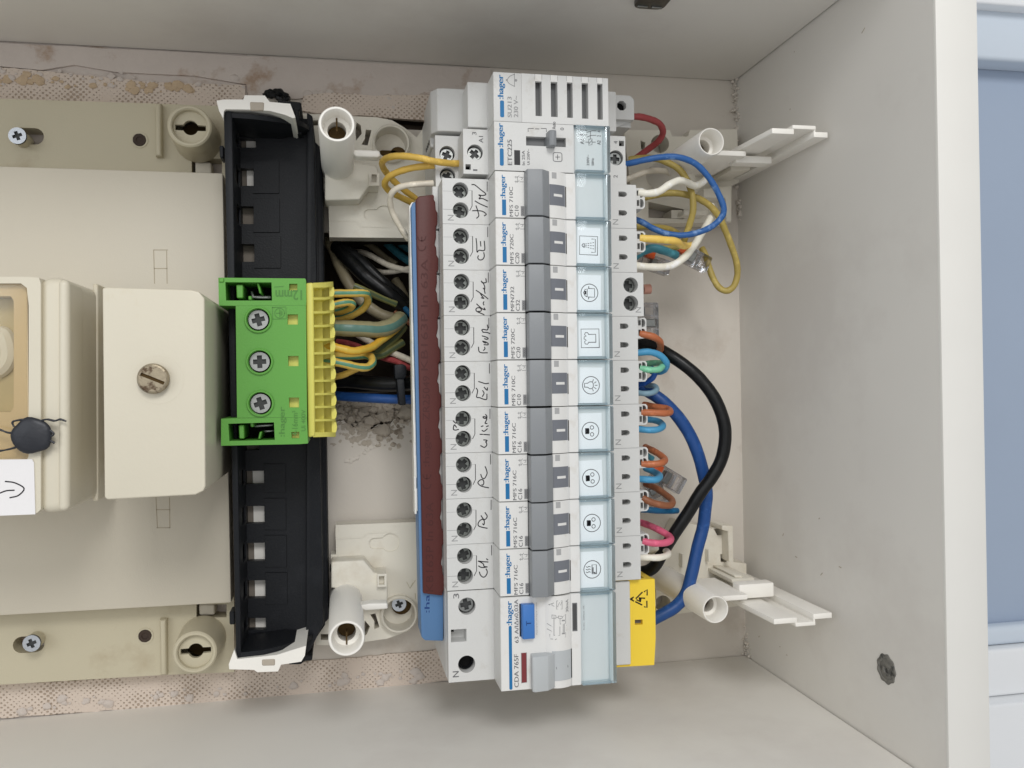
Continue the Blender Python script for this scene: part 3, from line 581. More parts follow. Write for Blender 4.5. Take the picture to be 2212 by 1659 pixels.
# ------------------------------------------------------------------ green and yellow earth block
ge = thing('earth_terminal_block', 'green earth terminal block with yellow comb clipped on black rail', 'terminal block', (*P(600, 780, 24), 24))
ZG = 64.0
ear1 = W2(r6, [(110, 172), (500, 176), (738, 178), (745, 186), (748, 345), (745, 372), (236, 376), (114, 374)], ZG); e1h = W2(r6, [(160, 204), (496, 206), (500, 338), (166, 338)], ZG)
ear2 = W2(r6, [(130, 1196), (246, 1192), (752, 1186), (760, 1375), (700, 1380), (130, 1392)], ZG); e2h = W2(r6, [(182, 1232), (514, 1222), (520, 1350), (190, 1358)], ZG)
body = W2(r6, [(236, 377), (745, 373), (753, 1185), (246, 1190)], ZG)
cen = [(400, 478), (410, 782), (416, 1085)]
sh = [circ(P(*r6(*c), ZG), 4.25 - .1, 28) for c in cen]
sq = [W2(r6, q, ZG) for q in ([(612, 438), (688, 438), (688, 512), (612, 512)], [(616, 740), (692, 740), (692, 814), (618, 814)], [(622, 1042), (696, 1042), (696, 1114), (624, 1114)])]
sqa = W2(r6, [(624, 216), (684, 216), (684, 268), (624, 266)], ZG); sqb = W2(r6, [(640, 1292), (698, 1290), (698, 1338), (642, 1338)], ZG)
bm = NB(); plate(bm, body, sh + sq, ZG - 7, ZG); plate(bm, ear1, [e1h, sqa], ZG - 24, ZG + .01); plate(bm, ear2, [e2h, sqb], ZG - 24, ZG + .01)
prism(bm, W2(r6, [(240, 380), (744, 376), (750, 1184), (248, 1188)], ZG), ZG - 26, ZG - 7.01)
for c in cen: lathe(bm, P(*r6(*c), ZG), [(5.0, ZG - .1), (4.95, ZG + .7), (4.7, ZG + .9), (4.3, ZG + .9), (4.1, ZG + .6), (4.1, ZG - 6.9)], 32)
for pts in ([(240, 222), (290, 222), (290, 320), (244, 320)], [(388, 210), (405, 210), (425, 285), (410, 290)], [(326, 305), (352, 305), (352, 335), (328, 335)], [(258, 1242), (296, 1240), (298, 1342), (262, 1342)], [(340, 1215), (366, 1215), (368, 1256), (344, 1256)], [(410, 1290), (428, 1290), (415, 1345), (398, 1345)]): prism(bm, W2(r6, pts, ZG - 2), ZG - 22, ZG - 2, .3, 1)
prism(bm, W2(r6, [(112, 170), (150, 172), (150, 205), (114, 205)], ZG + .6), ZG - 20, ZG + .6, .3, 1)
part('green_body', bm, green_m, ge)
bm = NB()
for pts in ([(340, 264), (366, 270), (372, 300), (496, 300), (498, 326), (350, 326)], [(360, 1240), (512, 1232), (514, 1250), (370, 1262)], [(430, 1280), (516, 1276), (516, 1290), (440, 1300)]): 
    bm = NB(); prism(bm, W2(r6, pts, ZG - 12), ZG - 15, ZG - 12, .4, 2); part('contact_spring', bm, steel_m, ge)
bm = NB()
for q in (e1h, e2h): prism(bm, q, ZG - 23.9, ZG - 21)
part('clip_floor', bm, dark_m, ge)
bm = NB()
for q in sq + [sqa, sqb]: prism(bm, q, ZG - 6.98, ZG - 3)
part('test_window', bm, yellow_m, ge)
es_me = screw_mesh(3.6, steel_m, plus=.66, wd=.25, rot=.1)
for c in cen:
    o = inst('terminal_screw', es_me, ge); o.location = Vector((*P(*r6(*c), ZG - 2.6), ZG - 2.6)) * S - ge.location; o.rotation_euler.z = random.uniform(-.4, .4)
    bm = NB(); cyl(bm, P(*r6(*c), ZG), 4.08, ZG - 6.97, ZG - 6.2); part('well_shade', bm, dark_m, ge)
for tx_, f_, h_ in (('12mm', lambda a, b: P(*r6(716 - 190 * a, 262 + 72 * b), ZG), .005), (':hager', lambda a, b: P(*r6(550 + 55 * (1 - b), 1325 - 215 * a), ZG), .01),
                    ('4-16mm²', lambda a, b: P(*r6(645 + 42 * (1 - b), 1318 - 180 * a), ZG), 0), ('Ui 400V', lambda a, b: P(*r6(712 + 30 * (1 - b), 1285 - 155 * a), ZG), 0)):
    bm = NB(); add_text(bm, tx_, f_, ZG, h_, .14); flipfix(bm); part('lettering', bm, greeni_m, ge)
bm = NB()
el = lambda pts: [P(*r6(*p), ZG) for p in pts]
fr_ = el([(503, 388), (600, 384), (604, 470), (506, 474), (503, 388)]); ribbon(bm, fr_, .25, ZG, .12, 0)
ribbon(bm, el([(555 + 36 * math.cos(a), 430 + 36 * math.sin(a)) for a in [i * math.pi / 8 for i in range(17)]]), .25, ZG, .12, 0)
for s in ([(530, 430), (555, 430)], [(556, 405), (556, 455)], [(565, 412), (565, 448)], [(573, 420), (573, 440)], [(518, 240), (580, 236)]): ribbon(bm, el(s), .25, ZG, .12, 0)
flipfix(bm); part('earth_symbol', bm, greeni_m, ge)
bm = NB()
prism(bm, W2(r6, [(744, 210), (800, 206), (812, 1322), (762, 1334)], ZG - 3), ZG - 24, ZG - 3, .8, 3)
prism(bm, W2(r6, [(795, 230), (862, 232), (880, 1316), (806, 1318)], ZG - 13), ZG - 26, ZG - 13)
prism(bm, W2(r6, [(860, 235), (945, 240), (962, 1312), (876, 1316)], ZG - 18), ZG - 28, ZG - 18)
ys = [228, 325, 425, 524, 624, 722, 822, 922, 1018, 1112, 1208, 1312]
for i, y in enumerate(ys):
    lo = P(*r6(792, y), ZG - 4)
    x0 = P(*r6(798, y), ZG - 4); x1 = P(*r6(890, y - 2), ZG - 8); x2 = P(*r6(944 + i * 1.6, y - 4), ZG - 18)
    th = .42 if 0 < i < 11 else .9; t = bmesh.new()
    vs = [[t.verts.new((p[0], p[1] + s * th, z)) for p, z in ((x0, ZG - 3.4), (x1, ZG - 8), (x2, ZG - 14.5), (x2, ZG - 26), (x0, ZG - 26))] for s in (-1, 1)]
    t.faces.new(vs[0]); t.faces.new(list(reversed(vs[1])))
    for k in range(5): t.faces.new((vs[0][k], vs[1][k], vs[1][(k + 1) % 5], vs[0][(k + 1) % 5]))
    bmesh.ops.recalc_face_normals(t, faces=t.faces[:]); join(bm, t)
for i in range(11):
    ya_, yb2 = ys[i], ys[i + 1]; c = P(*r6(934 + i * 1.8, (ya_ + yb2) / 2 - 3), ZG - 16); h = abs(P(*r6(900, ya_), ZG - 16)[1] - P(*r6(900, yb2), ZG - 16)[1]) / 2
    prism(bm, [(c[0] - 1.0, c[1] - h), (c[0] - .2, c[1] - h), (c[0] + .75, c[1] - h * .6), (c[0] + 1.05, c[1]), (c[0] + .75, c[1] + h * .6), (c[0] - .2, c[1] + h), (c[0] - 1.0, c[1] + h)], ZG - 30, ZG - 15)
part('yellow_comb', bm, yellow_m, ge)
# ------------------------------------------------------------------ modules on the rail
def mod(name, label, cat, start, group=None):
    q = _a + UD * start; o = thing(name, label, cat, (float(q[0]), float(q[1]), ZF), group, ANG); return o
def vt(pts): return [(v, -t) for v, t in pts]
def vrect(v0, v1, t0, t1): return rect(v0, -t0, v1, -t1)
def arc_z(v): return 2.3 - 2.5 * max(0, (v - 20.4) / 6.8) ** 1.7
def arc_strip(bm, v0, v1, t0, t1, off=0.0, n=8, depth=3):
    t = bmesh.new(); A = []
    for i in range(n + 1):
        v = v0 + (v1 - v0) * i / n; A.append([t.verts.new((v, -t0, arc_z(v) + off)), t.verts.new((v, -t1, arc_z(v) + off)), t.verts.new((v, -t1, arc_z(v) - depth)), t.verts.new((v, -t0, arc_z(v) - depth))])
    for p, q in zip(A, A[1:]):
        for i in range(4): t.faces.new((p[i], p[(i + 1) % 4], q[(i + 1) % 4], q[i]))
    t.faces.new(A[0]); t.faces.new(list(reversed(A[-1]))); bmesh.ops.recalc_face_normals(t, faces=t.faces[:]); join(bm, t)
WS, WR = -14.0, -14.5
mat('dark_screw', (118, 121, 118), .36, .5, .25, 800, .08, 1500, metal=.9)
ms_me = screw_mesh(2.55, steel_m, plus=.74, wd=.29, rot=.2); md_me = screw_mesh(2.72, MATS['dark_screw'], plus=.78, wd=.31, rot=.2)
ms_dark = None
def dhole(v, t, l=3.5, h=1.05, n=8): return [(v, -(t - h)), (v + l - h * 1.3, -(t - h))] + [(v + l - h * 1.3 + h * 1.3 * math.sin(a), -(t - h * math.cos(a))) for a in [math.pi * i / n for i in range(1, n)]] + [(v + l - h * 1.3, -(t + h)), (v, -(t + h))]
def base_block(bm, T, vl=-17.2, vr=60.0, zt=-20.6):
    box(bm, vl, -T + .06, vr, -.06, -74, zt)
def label_cover(parent, T, name='label_cover', v0=31.2):
    bm = NB(); box(bm, v0, -T + .25, 42.2, -.25, .75, 1.35, .25, 2); lc = part(name, bm, lens_m, parent)
    bm = NB(); box(bm, 42.25, -T + .2, 44.5, -.2, -5, 1.5, .5, 3); box(bm, v0, -1.0, 42.2, -.25, -1.5, .7, .1, 1); box(bm, v0, -T + .25, 42.2, -T + 1.1, -1.5, .7, .1, 1)
    part('cover_rim', bm, rim_m, lc); return lc
SH = {}
def build_shared():
    T = 17.4
    scr = [(-10.3, -4.5), (-10.3, -12.1)]
    def housing(kind):
        bm = NB(); base_block(bm, T, vr=60.0 if kind == 'S' else 62.6)
        plate(bm, vrect(-17.2, .55, .06, T - .06), [circ(c, 3.05, 26) for c in scr], -20.5, WS)
        if kind == 'S':
            plate(bm, vrect(44.0, 60.0, .06, T - .06), [dhole(52.7, 3.9), dhole(52.7, 11.3)], -20.5, WR)
            profile(bm, [(60.0, WR), (61.3, -19), (61.3, -40), (60.0, -40)], -T + .08, -.08)
            ho = [vrect(61.9, 63.0, 1.2, 3.3), vrect(61.9, 63.0, 5.0, 7.4)]
            op = [[(63.3, -t0), (63.9, -t0)] + [(63.9 + 1.0 * math.sin(a), -(t0 + (t1 - t0) / 2 * (1 - math.cos(a)))) for a in [math.pi * i / 6 for i in range(1, 6)]] + [(63.9, -t1), (63.3, -t1)] for t0, t1 in ((.7, 4.0), (4.6, 8.0))]
            plate(bm, [(61.25, -.2), (64.6, -.2), (65.3, -1.0), (65.3, -7.6), (64.5, -8.5), (61.25, -8.6)], ho + op, -24, -19.0)
            box(bm, 61.25, -8.5, 65.0, -.3, -40, -23.9)
        else:
            plate(bm, vrect(44.0, 62.6, .06, T - .06), [circ((57.3, -5.0), 3.05, 24), circ((57.3, -12.2), 3.05, 24)], -20.5, WR)
        profile(bm, [(.5, -20.5), (.5, 0), (31.1, 0), (31.1, -1.6), (44.1, -1.6), (44.1, -20.5)], -T + .1, -.1, .45, 3)
        box(bm, -19.6, -T + .3, -17.25, -.3, -74, -27, .3, 1)
        return finish('housing', bm, hous_m)
    SH['hS'], SH['hM'] = housing('S'), housing('M')
    bm = NB(); box(bm, .75, -T + .3, 11.4, -.3, -.3, .035); box(bm, 27.5, -T + .3, 31.0, -.3, -.3, .035); SH['front'] = finish('front_plate', bm, front_m)
    bm = NB(); profile(bm, [(11.5, -.6), (11.5, 4.9), (11.8, 5.2), (17.2, 5.7), (20.4, 2.8), (20.4, -.6)], -T + .3, -.3, .35, 2); SH['toggle'] = finish('toggle', bm, togg_m, ang=24)
    bm = NB(); box(bm, 11.35, -T + .02, 20.45, -.02, -.5, .1); SH['tgap'] = finish('toggle_gap_shade', bm, dark_m)  # dark strip under the toggles, shade between them put into colour
    bm = NB(); arc_strip(bm, 20.45, 27.15, .15, T - .15); SH['barrel'] = finish('window_barrel', bm, front_m)
    bm = NB(); arc_strip(bm, 20.5, 27.1, 4.9, 12.6, .06); SH['ind'] = finish('indicator', bm, ind_m)
    bm = NB(); arc_strip(bm, 22.2, 25.8, 8.35, 9.3, .12); SH['mark'] = finish('indicator_mark', bm, front_m)
    bm = NB(); arc_strip(bm, 21.5, 23.4, .45, 2.7, .05); SH['sq'] = finish('barrel_notch', bm, mat('notch_grey', (170, 170, 170), .6, .3))
    bm = NB(); box(bm, 27.12, -12.8, 27.42, -5.2, -.5, .12); SH['slit'] = finish('indicator_slit', bm, dark_m)
    bm = NB(); box(bm, 31.3, -T + .3, 44.0, -.3, -1.7, -1.45); SH['bed'] = finish('label_bed', bm, under_m)
    bm = NB(); prism(bm, vrect(3.1, 4.6, 10.6, 16.35), .02, .075, 0)
    t = bmesh.new(); prism(t, rrect(3.1, -16.35, 4.6, -10.6, .5), .03, .09); join(bm, t); add_text(bm, ':hager', up_box(2.5, 5.0, 1.6, 10.1), .04, .03); flipfix(bm); SH['logo'] = finish('logo', bm, logo_m)
    bm = NB()
    for c in scr: cyl(bm, c, 3.02, -20.55, -20.1, 24)
    SH['well'] = finish('well_shade', bm, dark_m)  # black discs on the hole floors, painting in the shade down there
    bm = NB()
    for c in ((57.3, -5.0), (57.3, -12.2)): cyl(bm, c, 3.02, -20.55, -20.1, 24)
    SH['wellR'] = finish('well_shade', bm, dark_m)
    bm = NB()
    for t_ in (3.9, 11.3): box(bm, 52.6, -t_ - .75, 54.1, -t_ + .75, -20.55, -18.6)
    for q in (vrect(61.9, 63, 1.2, 3.3), vrect(61.9, 63, 5, 7.4), vrect(63.3, 64.9, .7, 4), vrect(63.3, 64.9, 4.6, 8)): prism(bm, q, -23.95, -23.4)
    SH['holes'] = finish('terminal_opening', bm, slotg_m)
    bm = NB()
    for t_ in (3.9, 11.3): ribbon(bm, vt([(52.9, t_ + .5), (53.3, t_ - .1), (53.9, t_ - .5)]), .45, -18.55)
    flipfix(bm); SH['hole_dark'] = finish('clamp_edge', bm, dark_m)
    bm = NB(); add_text(bm, 'N', up_box(-15.3, -13.0, 14.0, 16.1), WS, 0); flipfix(bm); SH['N1'] = finish('neutral_mark', bm, inkl_m)
    bm = NB(); add_text(bm, 'N', up_box(50.2, 52.5, 13.9, 16.0), WR, 0); flipfix(bm); SH['N2'] = finish('neutral_mark', bm, inkl_m); bm = NB()
    for s in ([(8.0, 2.2), (9.2, 2.2), (9.6, 1.7)], [(8.0, 3.9), (9.2, 3.9), (9.6, 3.4)], [(9.8, 2.2), (11.2, 2.2)], [(9.8, 3.9), (11.2, 3.9)], [(9.0, 2.0), (9.0, 4.1)], [(8.4, 1.9), (8.4, 2.6)], [(8.4, 3.6), (8.4, 4.3)], [(10.4, 2.2), (10.9, 2.7), (10.4, 3.1)]): ribbon(bm, vt(s), .2, .04, .03, 0)
    flipfix(bm); SH['print'] = finish('contact_symbol', bm, inkl_m)
    bm = NB(); ribbon(bm, vt([(-5.85, 4.6), (-5.9, 10.4), (-6.8, 12.1)]), .26, WS, .03, 0); ribbon(bm, vt([(.05, 1.0), (.0, 4.6)]), .26, WS, .03, 0); flipfix(bm); SH['brk'] = finish('bracket_line', bm, pen_m)
    bm = NB(); ribbon(bm, vt([(-17.0, 11.9), (-13.4, 11.9)]), .16, WS, .02, 0); ribbon(bm, vt([(-17.0, 5.0), (-13.6, 5.0)]), .1, WS, .02, 0); ribbon(bm, vt([(-7.1, 4.5), (-6.0, 4.5)]), .1, WS, .02, 0); flipfix(bm); SH['seam'] = finish('seam_line', bm, inkl_m)
build_shared()
def icon_strokes(kind):
    c = lambda r, n=24, x=0, y=0: [(x + r * math.cos(2 * math.pi * i / n), y + r * math.sin(2 * math.pi * i / n)) for i in range(n + 1)]
    sqr = [(-3.5, -3.5), (3.5, -3.5), (3.5, 3.5), (-3.5, 3.5), (-3.5, -3.5)]
    if kind == 'shower': return [(sqr, .2), ([(-2.5, -1.2), (-2.5, -2.6), (2.5, -2.6), (2.5, -1.2)], .2), ([(-.7, 1.7), (.7, 1.7), (.55, 2.2), (0, 2.6), (-.55, 2.2), (-.7, 1.7)], .25)] + [([(x * (1 + .35 * j), 1.2 - .95 * j), (x * (1.1 + .35 * j), .85 - .95 * j)], .2) for j in range(4) for x in (-.55, 0, .55)]
    if kind == 'pot': return [(c(3.3), .22), ([(-1.6, .4), (-1.6, -2.0), (1.6, -2.0), (1.6, .4)], .22), ([(-2.3, .3), (-1.6, .3)], .25), ([(2.3, .3), (1.6, .3)], .25), ([(-1.5, .9), (1.5, .9), (1.2, 1.7), (0, 2.3), (-1.2, 1.7), (-1.5, .9)], .22), ([(-.3, 1.6), (.3, 1.6)], .6)]
    if kind == 'oven': return [(sqr, .22), ([(-1.5, -2.2), (1.5, -2.2), (1.5, .6)], .22), ([(-1.5, -2.2), (-1.5, .6)], .22), ([(-1.5, .6), (-2.2, 1.0), (-2.1, 2.0), (-1.2, 2.2), (-.7, 1.5), (-.2, 2.4), (.6, 2.3), (.8, 1.5), (1.4, 2.2), (2.2, 1.8), (2.1, .9), (1.5, .6)], .22)]
    if kind == 'bulb': return [(c(3.3), .22), ([(-.7, 2.5), (.7, 2.5), (.75, 1.3), (1.3, .5), (1.3, -.3), (.7, -.9), (-.7, -.9), (-1.3, -.3), (-1.3, .5), (-.75, 1.3), (-.7, 2.5)], .22)] + [([(1.5 * math.sin(a), -.1 - 1.5 * math.cos(a)), (2.3 * math.sin(a), -.1 - 2.3 * math.cos(a))], .2) for a in (-1.2, -.6, 0, .6, 1.2)]
    if kind == 'socket': return [(c(3.3), .22), (c(.68, 14, -1.3, -.6), .2), (c(.68, 14, 1.3, -.6), .2), ([(-.35, 1.3), (.35, 1.3)], 1.3), ([(-.3, 1.0), (.3, 1.0)], 1.0)]
    return [(c(3.3), .22), ([(-1.7, -1.6), (1.7, -1.6), (1.7, .1), (-1.7, .1), (-1.7, -1.6)], .25), ([(-1.3, -.3), (.6, -.3)], .3), ([(-1.3, -.8), (-1.3, -1.0)], .4)] + [([(x, .8), (x + .25, 1.3), (x - .15, 1.8), (x + .1, 2.4)], .22) for x in (-1.0, 0, 1.0)]
HW = [
 (cA, [[(975, 328), (1015, 332), (1100, 400), (1180, 468), (1130, 490), (1075, 480), (1100, 505), (1080, 538), (1130, 535), (1205, 570)], [(1022, 572), (1090, 612), (1200, 660)], [(1035, 645), (1060, 720), (1075, 790), (1045, 825)], [(985, 715), (1060, 715), (1130, 725), (1185, 765), (1160, 790)]]),
 (cA, [[(1035, 1130), (1045, 1220), (1050, 1328), (1080, 1302), (1160, 1300), (1157, 1170)], [(1100, 1175), (1105, 1238)], [(1068, 1385), (1060, 1415), (1085, 1445), (1130, 1438), (1156, 1395), (1150, 1340)]]),
 (crop(1840, 1040, 150, 1244), [[(545, 1655), (480, 1620), (340, 1560), (285, 1510), (290, 1460), (340, 1425), (420, 1435), (460, 1490), (430, 1540), (360, 1545)], [(310, 1305), (400, 1390), (500, 1465), (585, 1490), (550, 1435)], [(540, 1230), (520, 1280), (538, 1330)], [(295, 860), (430, 950), (560, 1040), (670, 1130)], [(430, 970), (490, 1060), (540, 1120), (460, 1100)], [(580, 950), (560, 860), (570, 760), (530, 640), (460, 560)], [(525, 790), (560, 830)], [(470, 580), (500, 610), (610, 600), (615, 540), (605, 480)]]),
 (crop(1840, 1230, 150, 1244), [[(365, 1140), (385, 1275), (480, 1320), (650, 1318)], [(530, 1240), (575, 1190), (565, 1140)], [(505, 940), (600, 965), (680, 1020), (660, 1060), (550, 1055)], [(515, 950), (545, 985), (600, 1000)], [(490, 770), (600, 800), (680, 850), (640, 880), (565, 862)], [(745, 695), (640, 655), (515, 650)], [(515, 640), (475, 580), (520, 555), (640, 575), (675, 520), (655, 415)]]),
 (crop(1840, 1420, 150, 1382), [[(330, 1005), (372, 1080), (360, 1180), (340, 1325), (450, 1345), (580, 1395), (700, 1400), (712, 1220)], [(560, 1090), (605, 1170), (590, 1230), (550, 1295)], [(615, 970), (715, 1075), (730, 990)], [(415, 760), (540, 800), (660, 835), (765, 820)]]),
 (crop(1770, 1600, 200, 1659), [[(290, 755), (190, 775), (125, 740), (155, 605), (225, 680)], [(125, 480), (205, 550), (225, 530)], [(1020, 1285), (1090, 1325), (1150, 1335), (1215, 1270), (1205, 1190), (1180, 1160)], [(1180, 1165), (1225, 1110), (1120, 1095)], [(1120, 918), (1300, 930)], [(1000, 912), (1075, 915)], [(1070, 790), (1120, 815), (1180, 780), (1230, 735)], [(1040, 655), (1090, 640)], [(1210, 658), (1262, 638)], [(1220, 560), (1160, 550), (1190, 480), (1215, 400), (1120, 385), (1095, 340), (1180, 345), (1215, 380), (1218, 320), (1180, 270)]]),
 (crop(1840, 1790, 150, 1382), [[(765, 1200), (600, 1170), (470, 1120), (385, 1030), (430, 950), (510, 905), (580, 935), (600, 1020), (570, 1100), (530, 1095)], [(490, 725), (530, 830), (600, 875), (670, 800), (718, 670), (690, 540), (650, 440)]]),
 (crop(1840, 1970, 150, 1659), [[(860, 1215), (680, 1180), (500, 1120), (470, 1010), (540, 890), (660, 825), (730, 880), (740, 1000), (710, 1070), (675, 1025)], [(605, 675), (680, 790), (750, 840), (840, 770), (860, 670), (775, 540)]]),
 (crop(1840, 2130, 150, 1464), [[(465, 1200), (500, 1300), (590, 1385), (680, 1370), (750, 1270), (765, 1170), (725, 1080)], [(440, 965), (520, 1010), (640, 1020), (755, 995)], [(755, 1000), (640, 970), (620, 890), (520, 820), (430, 775)], [(430, 775), (600, 795), (790, 808)], [(740, 690), (780, 720)]]),
]
MFS = [
 ('MFS 710C', 'C10', None, 'slim breaker with an empty label window, topmost of the nine'),
 ('MFS 720C', 'C20', 'shower', 'slim breaker with the shower symbol in its label window'),
 ('MFN732', 'C32', 'pot', 'slim breaker with the cooking pot symbol and screw terminals on both sides'),
 ('MFS 720C', 'C20', 'oven', 'slim breaker with the chef hat symbol and FOUR written by hand'),
 ('MFS 710C', 'C10', 'bulb', 'slim breaker with the light bulb symbol in its label window'),
 ('MFS 716C', 'C16', 'socket', 'slim breaker with a socket symbol, directly below the light bulb one'),
 ('MFS 716C', 'C16', 'socket', 'slim breaker with a socket symbol, middle one of the three'),
 ('MFS 716C', 'C16', 'socket', 'slim breaker with a socket symbol, directly above the heater one'),
 ('MFS 716C', 'C16', 'heater', 'slim breaker with the heater symbol and CH. written by hand'),
]
for k, (t1, t2, ic, lb) in enumerate(MFS):
    st = 36.3 + 17.4 * k; o = mod('slim_breaker', lb, 'circuit breaker', st, 'slim breakers in a row on the rail'); pot = k == 2
    inst('housing', SH['hM' if pot else 'hS'], o); inst('front_plate', SH['front'], o); tg = inst('toggle', SH['toggle'], o); inst('toggle_gap_shade', SH['tgap'], tg)
    tg.location.z = random.uniform(-.0002, .0002); tg.location.y = random.uniform(-.00006, .00006)
    ba = inst('window_barrel', SH['barrel'], o); i_ = inst('indicator', SH['ind'], o); inst('indicator_mark', SH['mark'], i_); inst('barrel_notch', SH['sq'], ba); inst('indicator_slit', SH['slit'], i_)
    inst('label_bed', SH['bed'], o); inst('logo', SH['logo'], o); inst('well_shade', SH['well'], o)
    for c in ((-10.3, -4.5), (-10.3, -12.1)):
        s = inst('terminal_screw', md_me, o); s.location = Vector((c[0] - .12, c[1] - .12, -17.9)) * S; s.rotation_euler.z = random.uniform(0, 1.5)
    if pot:
        inst('well_shade', SH['wellR'], o)
        for c in ((57.3, -5.0), (57.3, -12.2)): s = inst('terminal_screw', md_me, o); s.location = Vector((c[0] - .25, c[1], -18.2)) * S; s.rotation_euler.z = random.uniform(0, 1.5)
    else: inst('terminal_opening', SH['holes'], o); inst('clamp_edge', SH['hole_dark'], o)
    inst('contact_symbol', SH['print'], o); inst('neutral_mark', SH['N1'], o)
    if not pot: inst('neutral_mark', SH['N2'], o)
    else:
        bm = NB(); add_text(bm, 'N', up_box(59.2, 61.5, 13.8, 15.9), WR, 0); flipfix(bm); part('neutral_mark', bm, inkl_m, o)
    inst('bracket_line', SH['brk'], o); inst('seam_line', SH['seam'], o)
    bm = NB(); add_text(bm, t1, up_box(5.85, 7.2, 16.8 - (9.0 if pot else 10.9), 16.8), .04, .004); flipfix(bm); part('lettering', bm, ink_m, o); bm = NB(); add_text(bm, t2, up_box(7.8, 9.3, 12.7, 16.7), .04, .004); flipfix(bm); part('lettering', bm, ink_m, o)
    bm = NB(); prism(bm, vrect(10.1, 11.4, 12.8, 16.6), .02, .06); pb = part('print_box', bm, inkl_m, o)
    bm = NB(); add_text(bm, '3000', up_box(10.3, 11.2, 13.2, 16.2), .07, .01); flipfix(bm); part('lettering', bm, ink_m, pb)
    label_cover(o, 17.4)
    if ic:
        tl = random.uniform(-.025, .03); dv, dt = random.uniform(-.3, .2), random.uniform(-.25, .35)
        bm = NB(); cv, ct = 36.35 + dv, 9.5 + dt
        rr = lambda x, y: (cv + x * math.cos(tl) - y * math.sin(tl), -ct + x * math.sin(tl) + y * math.cos(tl))
        prism(bm, [rr(*p) for p in ((-4.5, -6.7), (4.5, -6.7), (4.5, 6.7), (-4.5, 6.7))], -1.42, -1.3); pl = part('paper_tab', bm, label_m, o)
        bm = NB()
        for s, wd in icon_strokes(ic): ribbon(bm, [rr(-y, x) for x, y in s], wd * 1.15, -1.29, .03, 0)
        flipfix(bm); part('icon', bm, pen_m, pl)
    c, ss = HW[k]; bm = NB()
    for s in ss: ribbon(bm, vt(L2(c, s, WS, st)), .4, WS, .04, 6)
    flipfix(bm); part('handwriting', bm, pen_m, o)
# bell transformer (vented) ---------------------------------------------------------------
T = 18.1
o = mod('bell_transformer', 'white bell transformer module with five vent slots, top of the row', 'transformer', 0.05)
bm = NB(); slots = []
for i, (x0, x1) in enumerate(((215, 310), (445, 545), (685, 770), (905, 1000), (1135, 1215))):
    q = L2(cD, [(x0, 190 + i * 9), (x1, 192 + i * 9), (x1, 745 + i * 13), (x0, 745 + i * 13)], 0, .05); slots.append(vrect(q[0][0], q[1][0], q[0][1], q[2][1]))
plate(bm, vrect(11.0, 44.3, .05, T), slots, -4, 0); profile(bm, [(.4, -40), (.4, 0), (11.0, 0), (11.0, -40)], -T, -.05, .2, 2); box(bm, 10.5, -T, 44.3, -.05, -40, -3.95)
q = L2(cC, [(905, 232), (1192, 918)], WS, .05); box(bm, q[0][0], -q[1][1], 1, -q[0][1] + .1, -60, WS, .5, 3)
q2 = L2(cC, [(458, 320), (858, 978)], -28, .05); profile(bm, [(q2[0][0] - 2.2, -33), (q2[0][0], -28.6), (q2[0][0] + 2.4, -28), (1, -28), (1, -60), (q2[0][0] - 2.2, -60)], -q2[1][1], -q2[0][1], .4, 3)
box(bm, q2[0][0] - 1.9, -T, 1, -.3, -76, -38, .3, 1)
qr = L2(cD, [(1290, 372), (1424, 972)], WS - 1, .05); box(bm, 44.0, -qr[1][1], qr[1][0], -qr[0][1], -60, WS - 1, .4, 2)
qs = L2(cD, [(1424, 430), (1686, 800)], -27, .05); plate(bm, [(44, -qs[0][1] + .0), (qs[1][0] - 1.6, -qs[0][1]), (qs[1][0], -qs[0][1] - 1.6), (qs[1][0], -qs[1][1]), (44, -qs[1][1])], [circ(vt(L2(cD, [(1500, 588)], -27, .05))[0], 2.1, 8, math.pi / 8)], -31, -27)
box(bm, 44, -qs[1][1] - 2, qs[1][0] - .1, -qs[0][1] - .1, -74, -31.01)
part('housing', bm, hous_m, o)
bm = NB()
for s in slots: prism(bm, s, -3.94, -3.5)
part('vent_floor', bm, slotg_m, o)
for s_ in slots:
    xa, xb, yt_ = s_[0][0], s_[1][0], max(p[1] for p in s_)
    bm = NB(); box(bm, xa - .05, yt_ - .9, xb + .05, -.02, -1.5, .12, .1, 1); part('vent_tab', bm, front_m, o)
    for xx in (xa - .12, xb + .12):
        bm = NB(); ribbon(bm, [(xx, yt_ - .3), (xx, -.1)], .12, .02, .01, 0); flipfix(bm); part('tab_line', bm, inkl_m, o)
bm = NB(); cyl(bm, vt(L2(cD, [(1500, 588)], -27, .05))[0], 2.05, -30.95, -30.3, 12); part('well_shade', bm, dark_m, o)
bm = NB(); prism(bm, [(44.5, -qs[1][1] - .0), (qs[1][0] - 1, -qs[1][1]), (52, -qs[1][1] - 4.6), (44.5, -qs[1][1] - 4.6)], -60, -30); part('side_step', bm, hous_m, o)
bm = NB()
for i in range(4): box(bm, q2[0][0] - 2.1 + .0, -T + 2 + i * .1, q2[0][0] - 1.88, -1.2 - i * 1.0, -42 - i * 4 - .9, -42 - i * 4)
part('side_vent', bm, dark_m, o)
def c_text(bm, c, s, x0, x1, y0, y1, w, st, bold=.004):    # text reading up the picture inside crop box
    a = L2(c, [(x0, y0), (x1, y1)], w, st); add_text(bm, s, up_box(a[0][0], a[1][0], a[0][1], a[1][1]), w + .04, bold)
def c_line(bm, c, pts, w, st, wd=.22, k=0): ribbon(bm, vt(L2(c, pts, w, st)), wd, w + .03, .03, k)
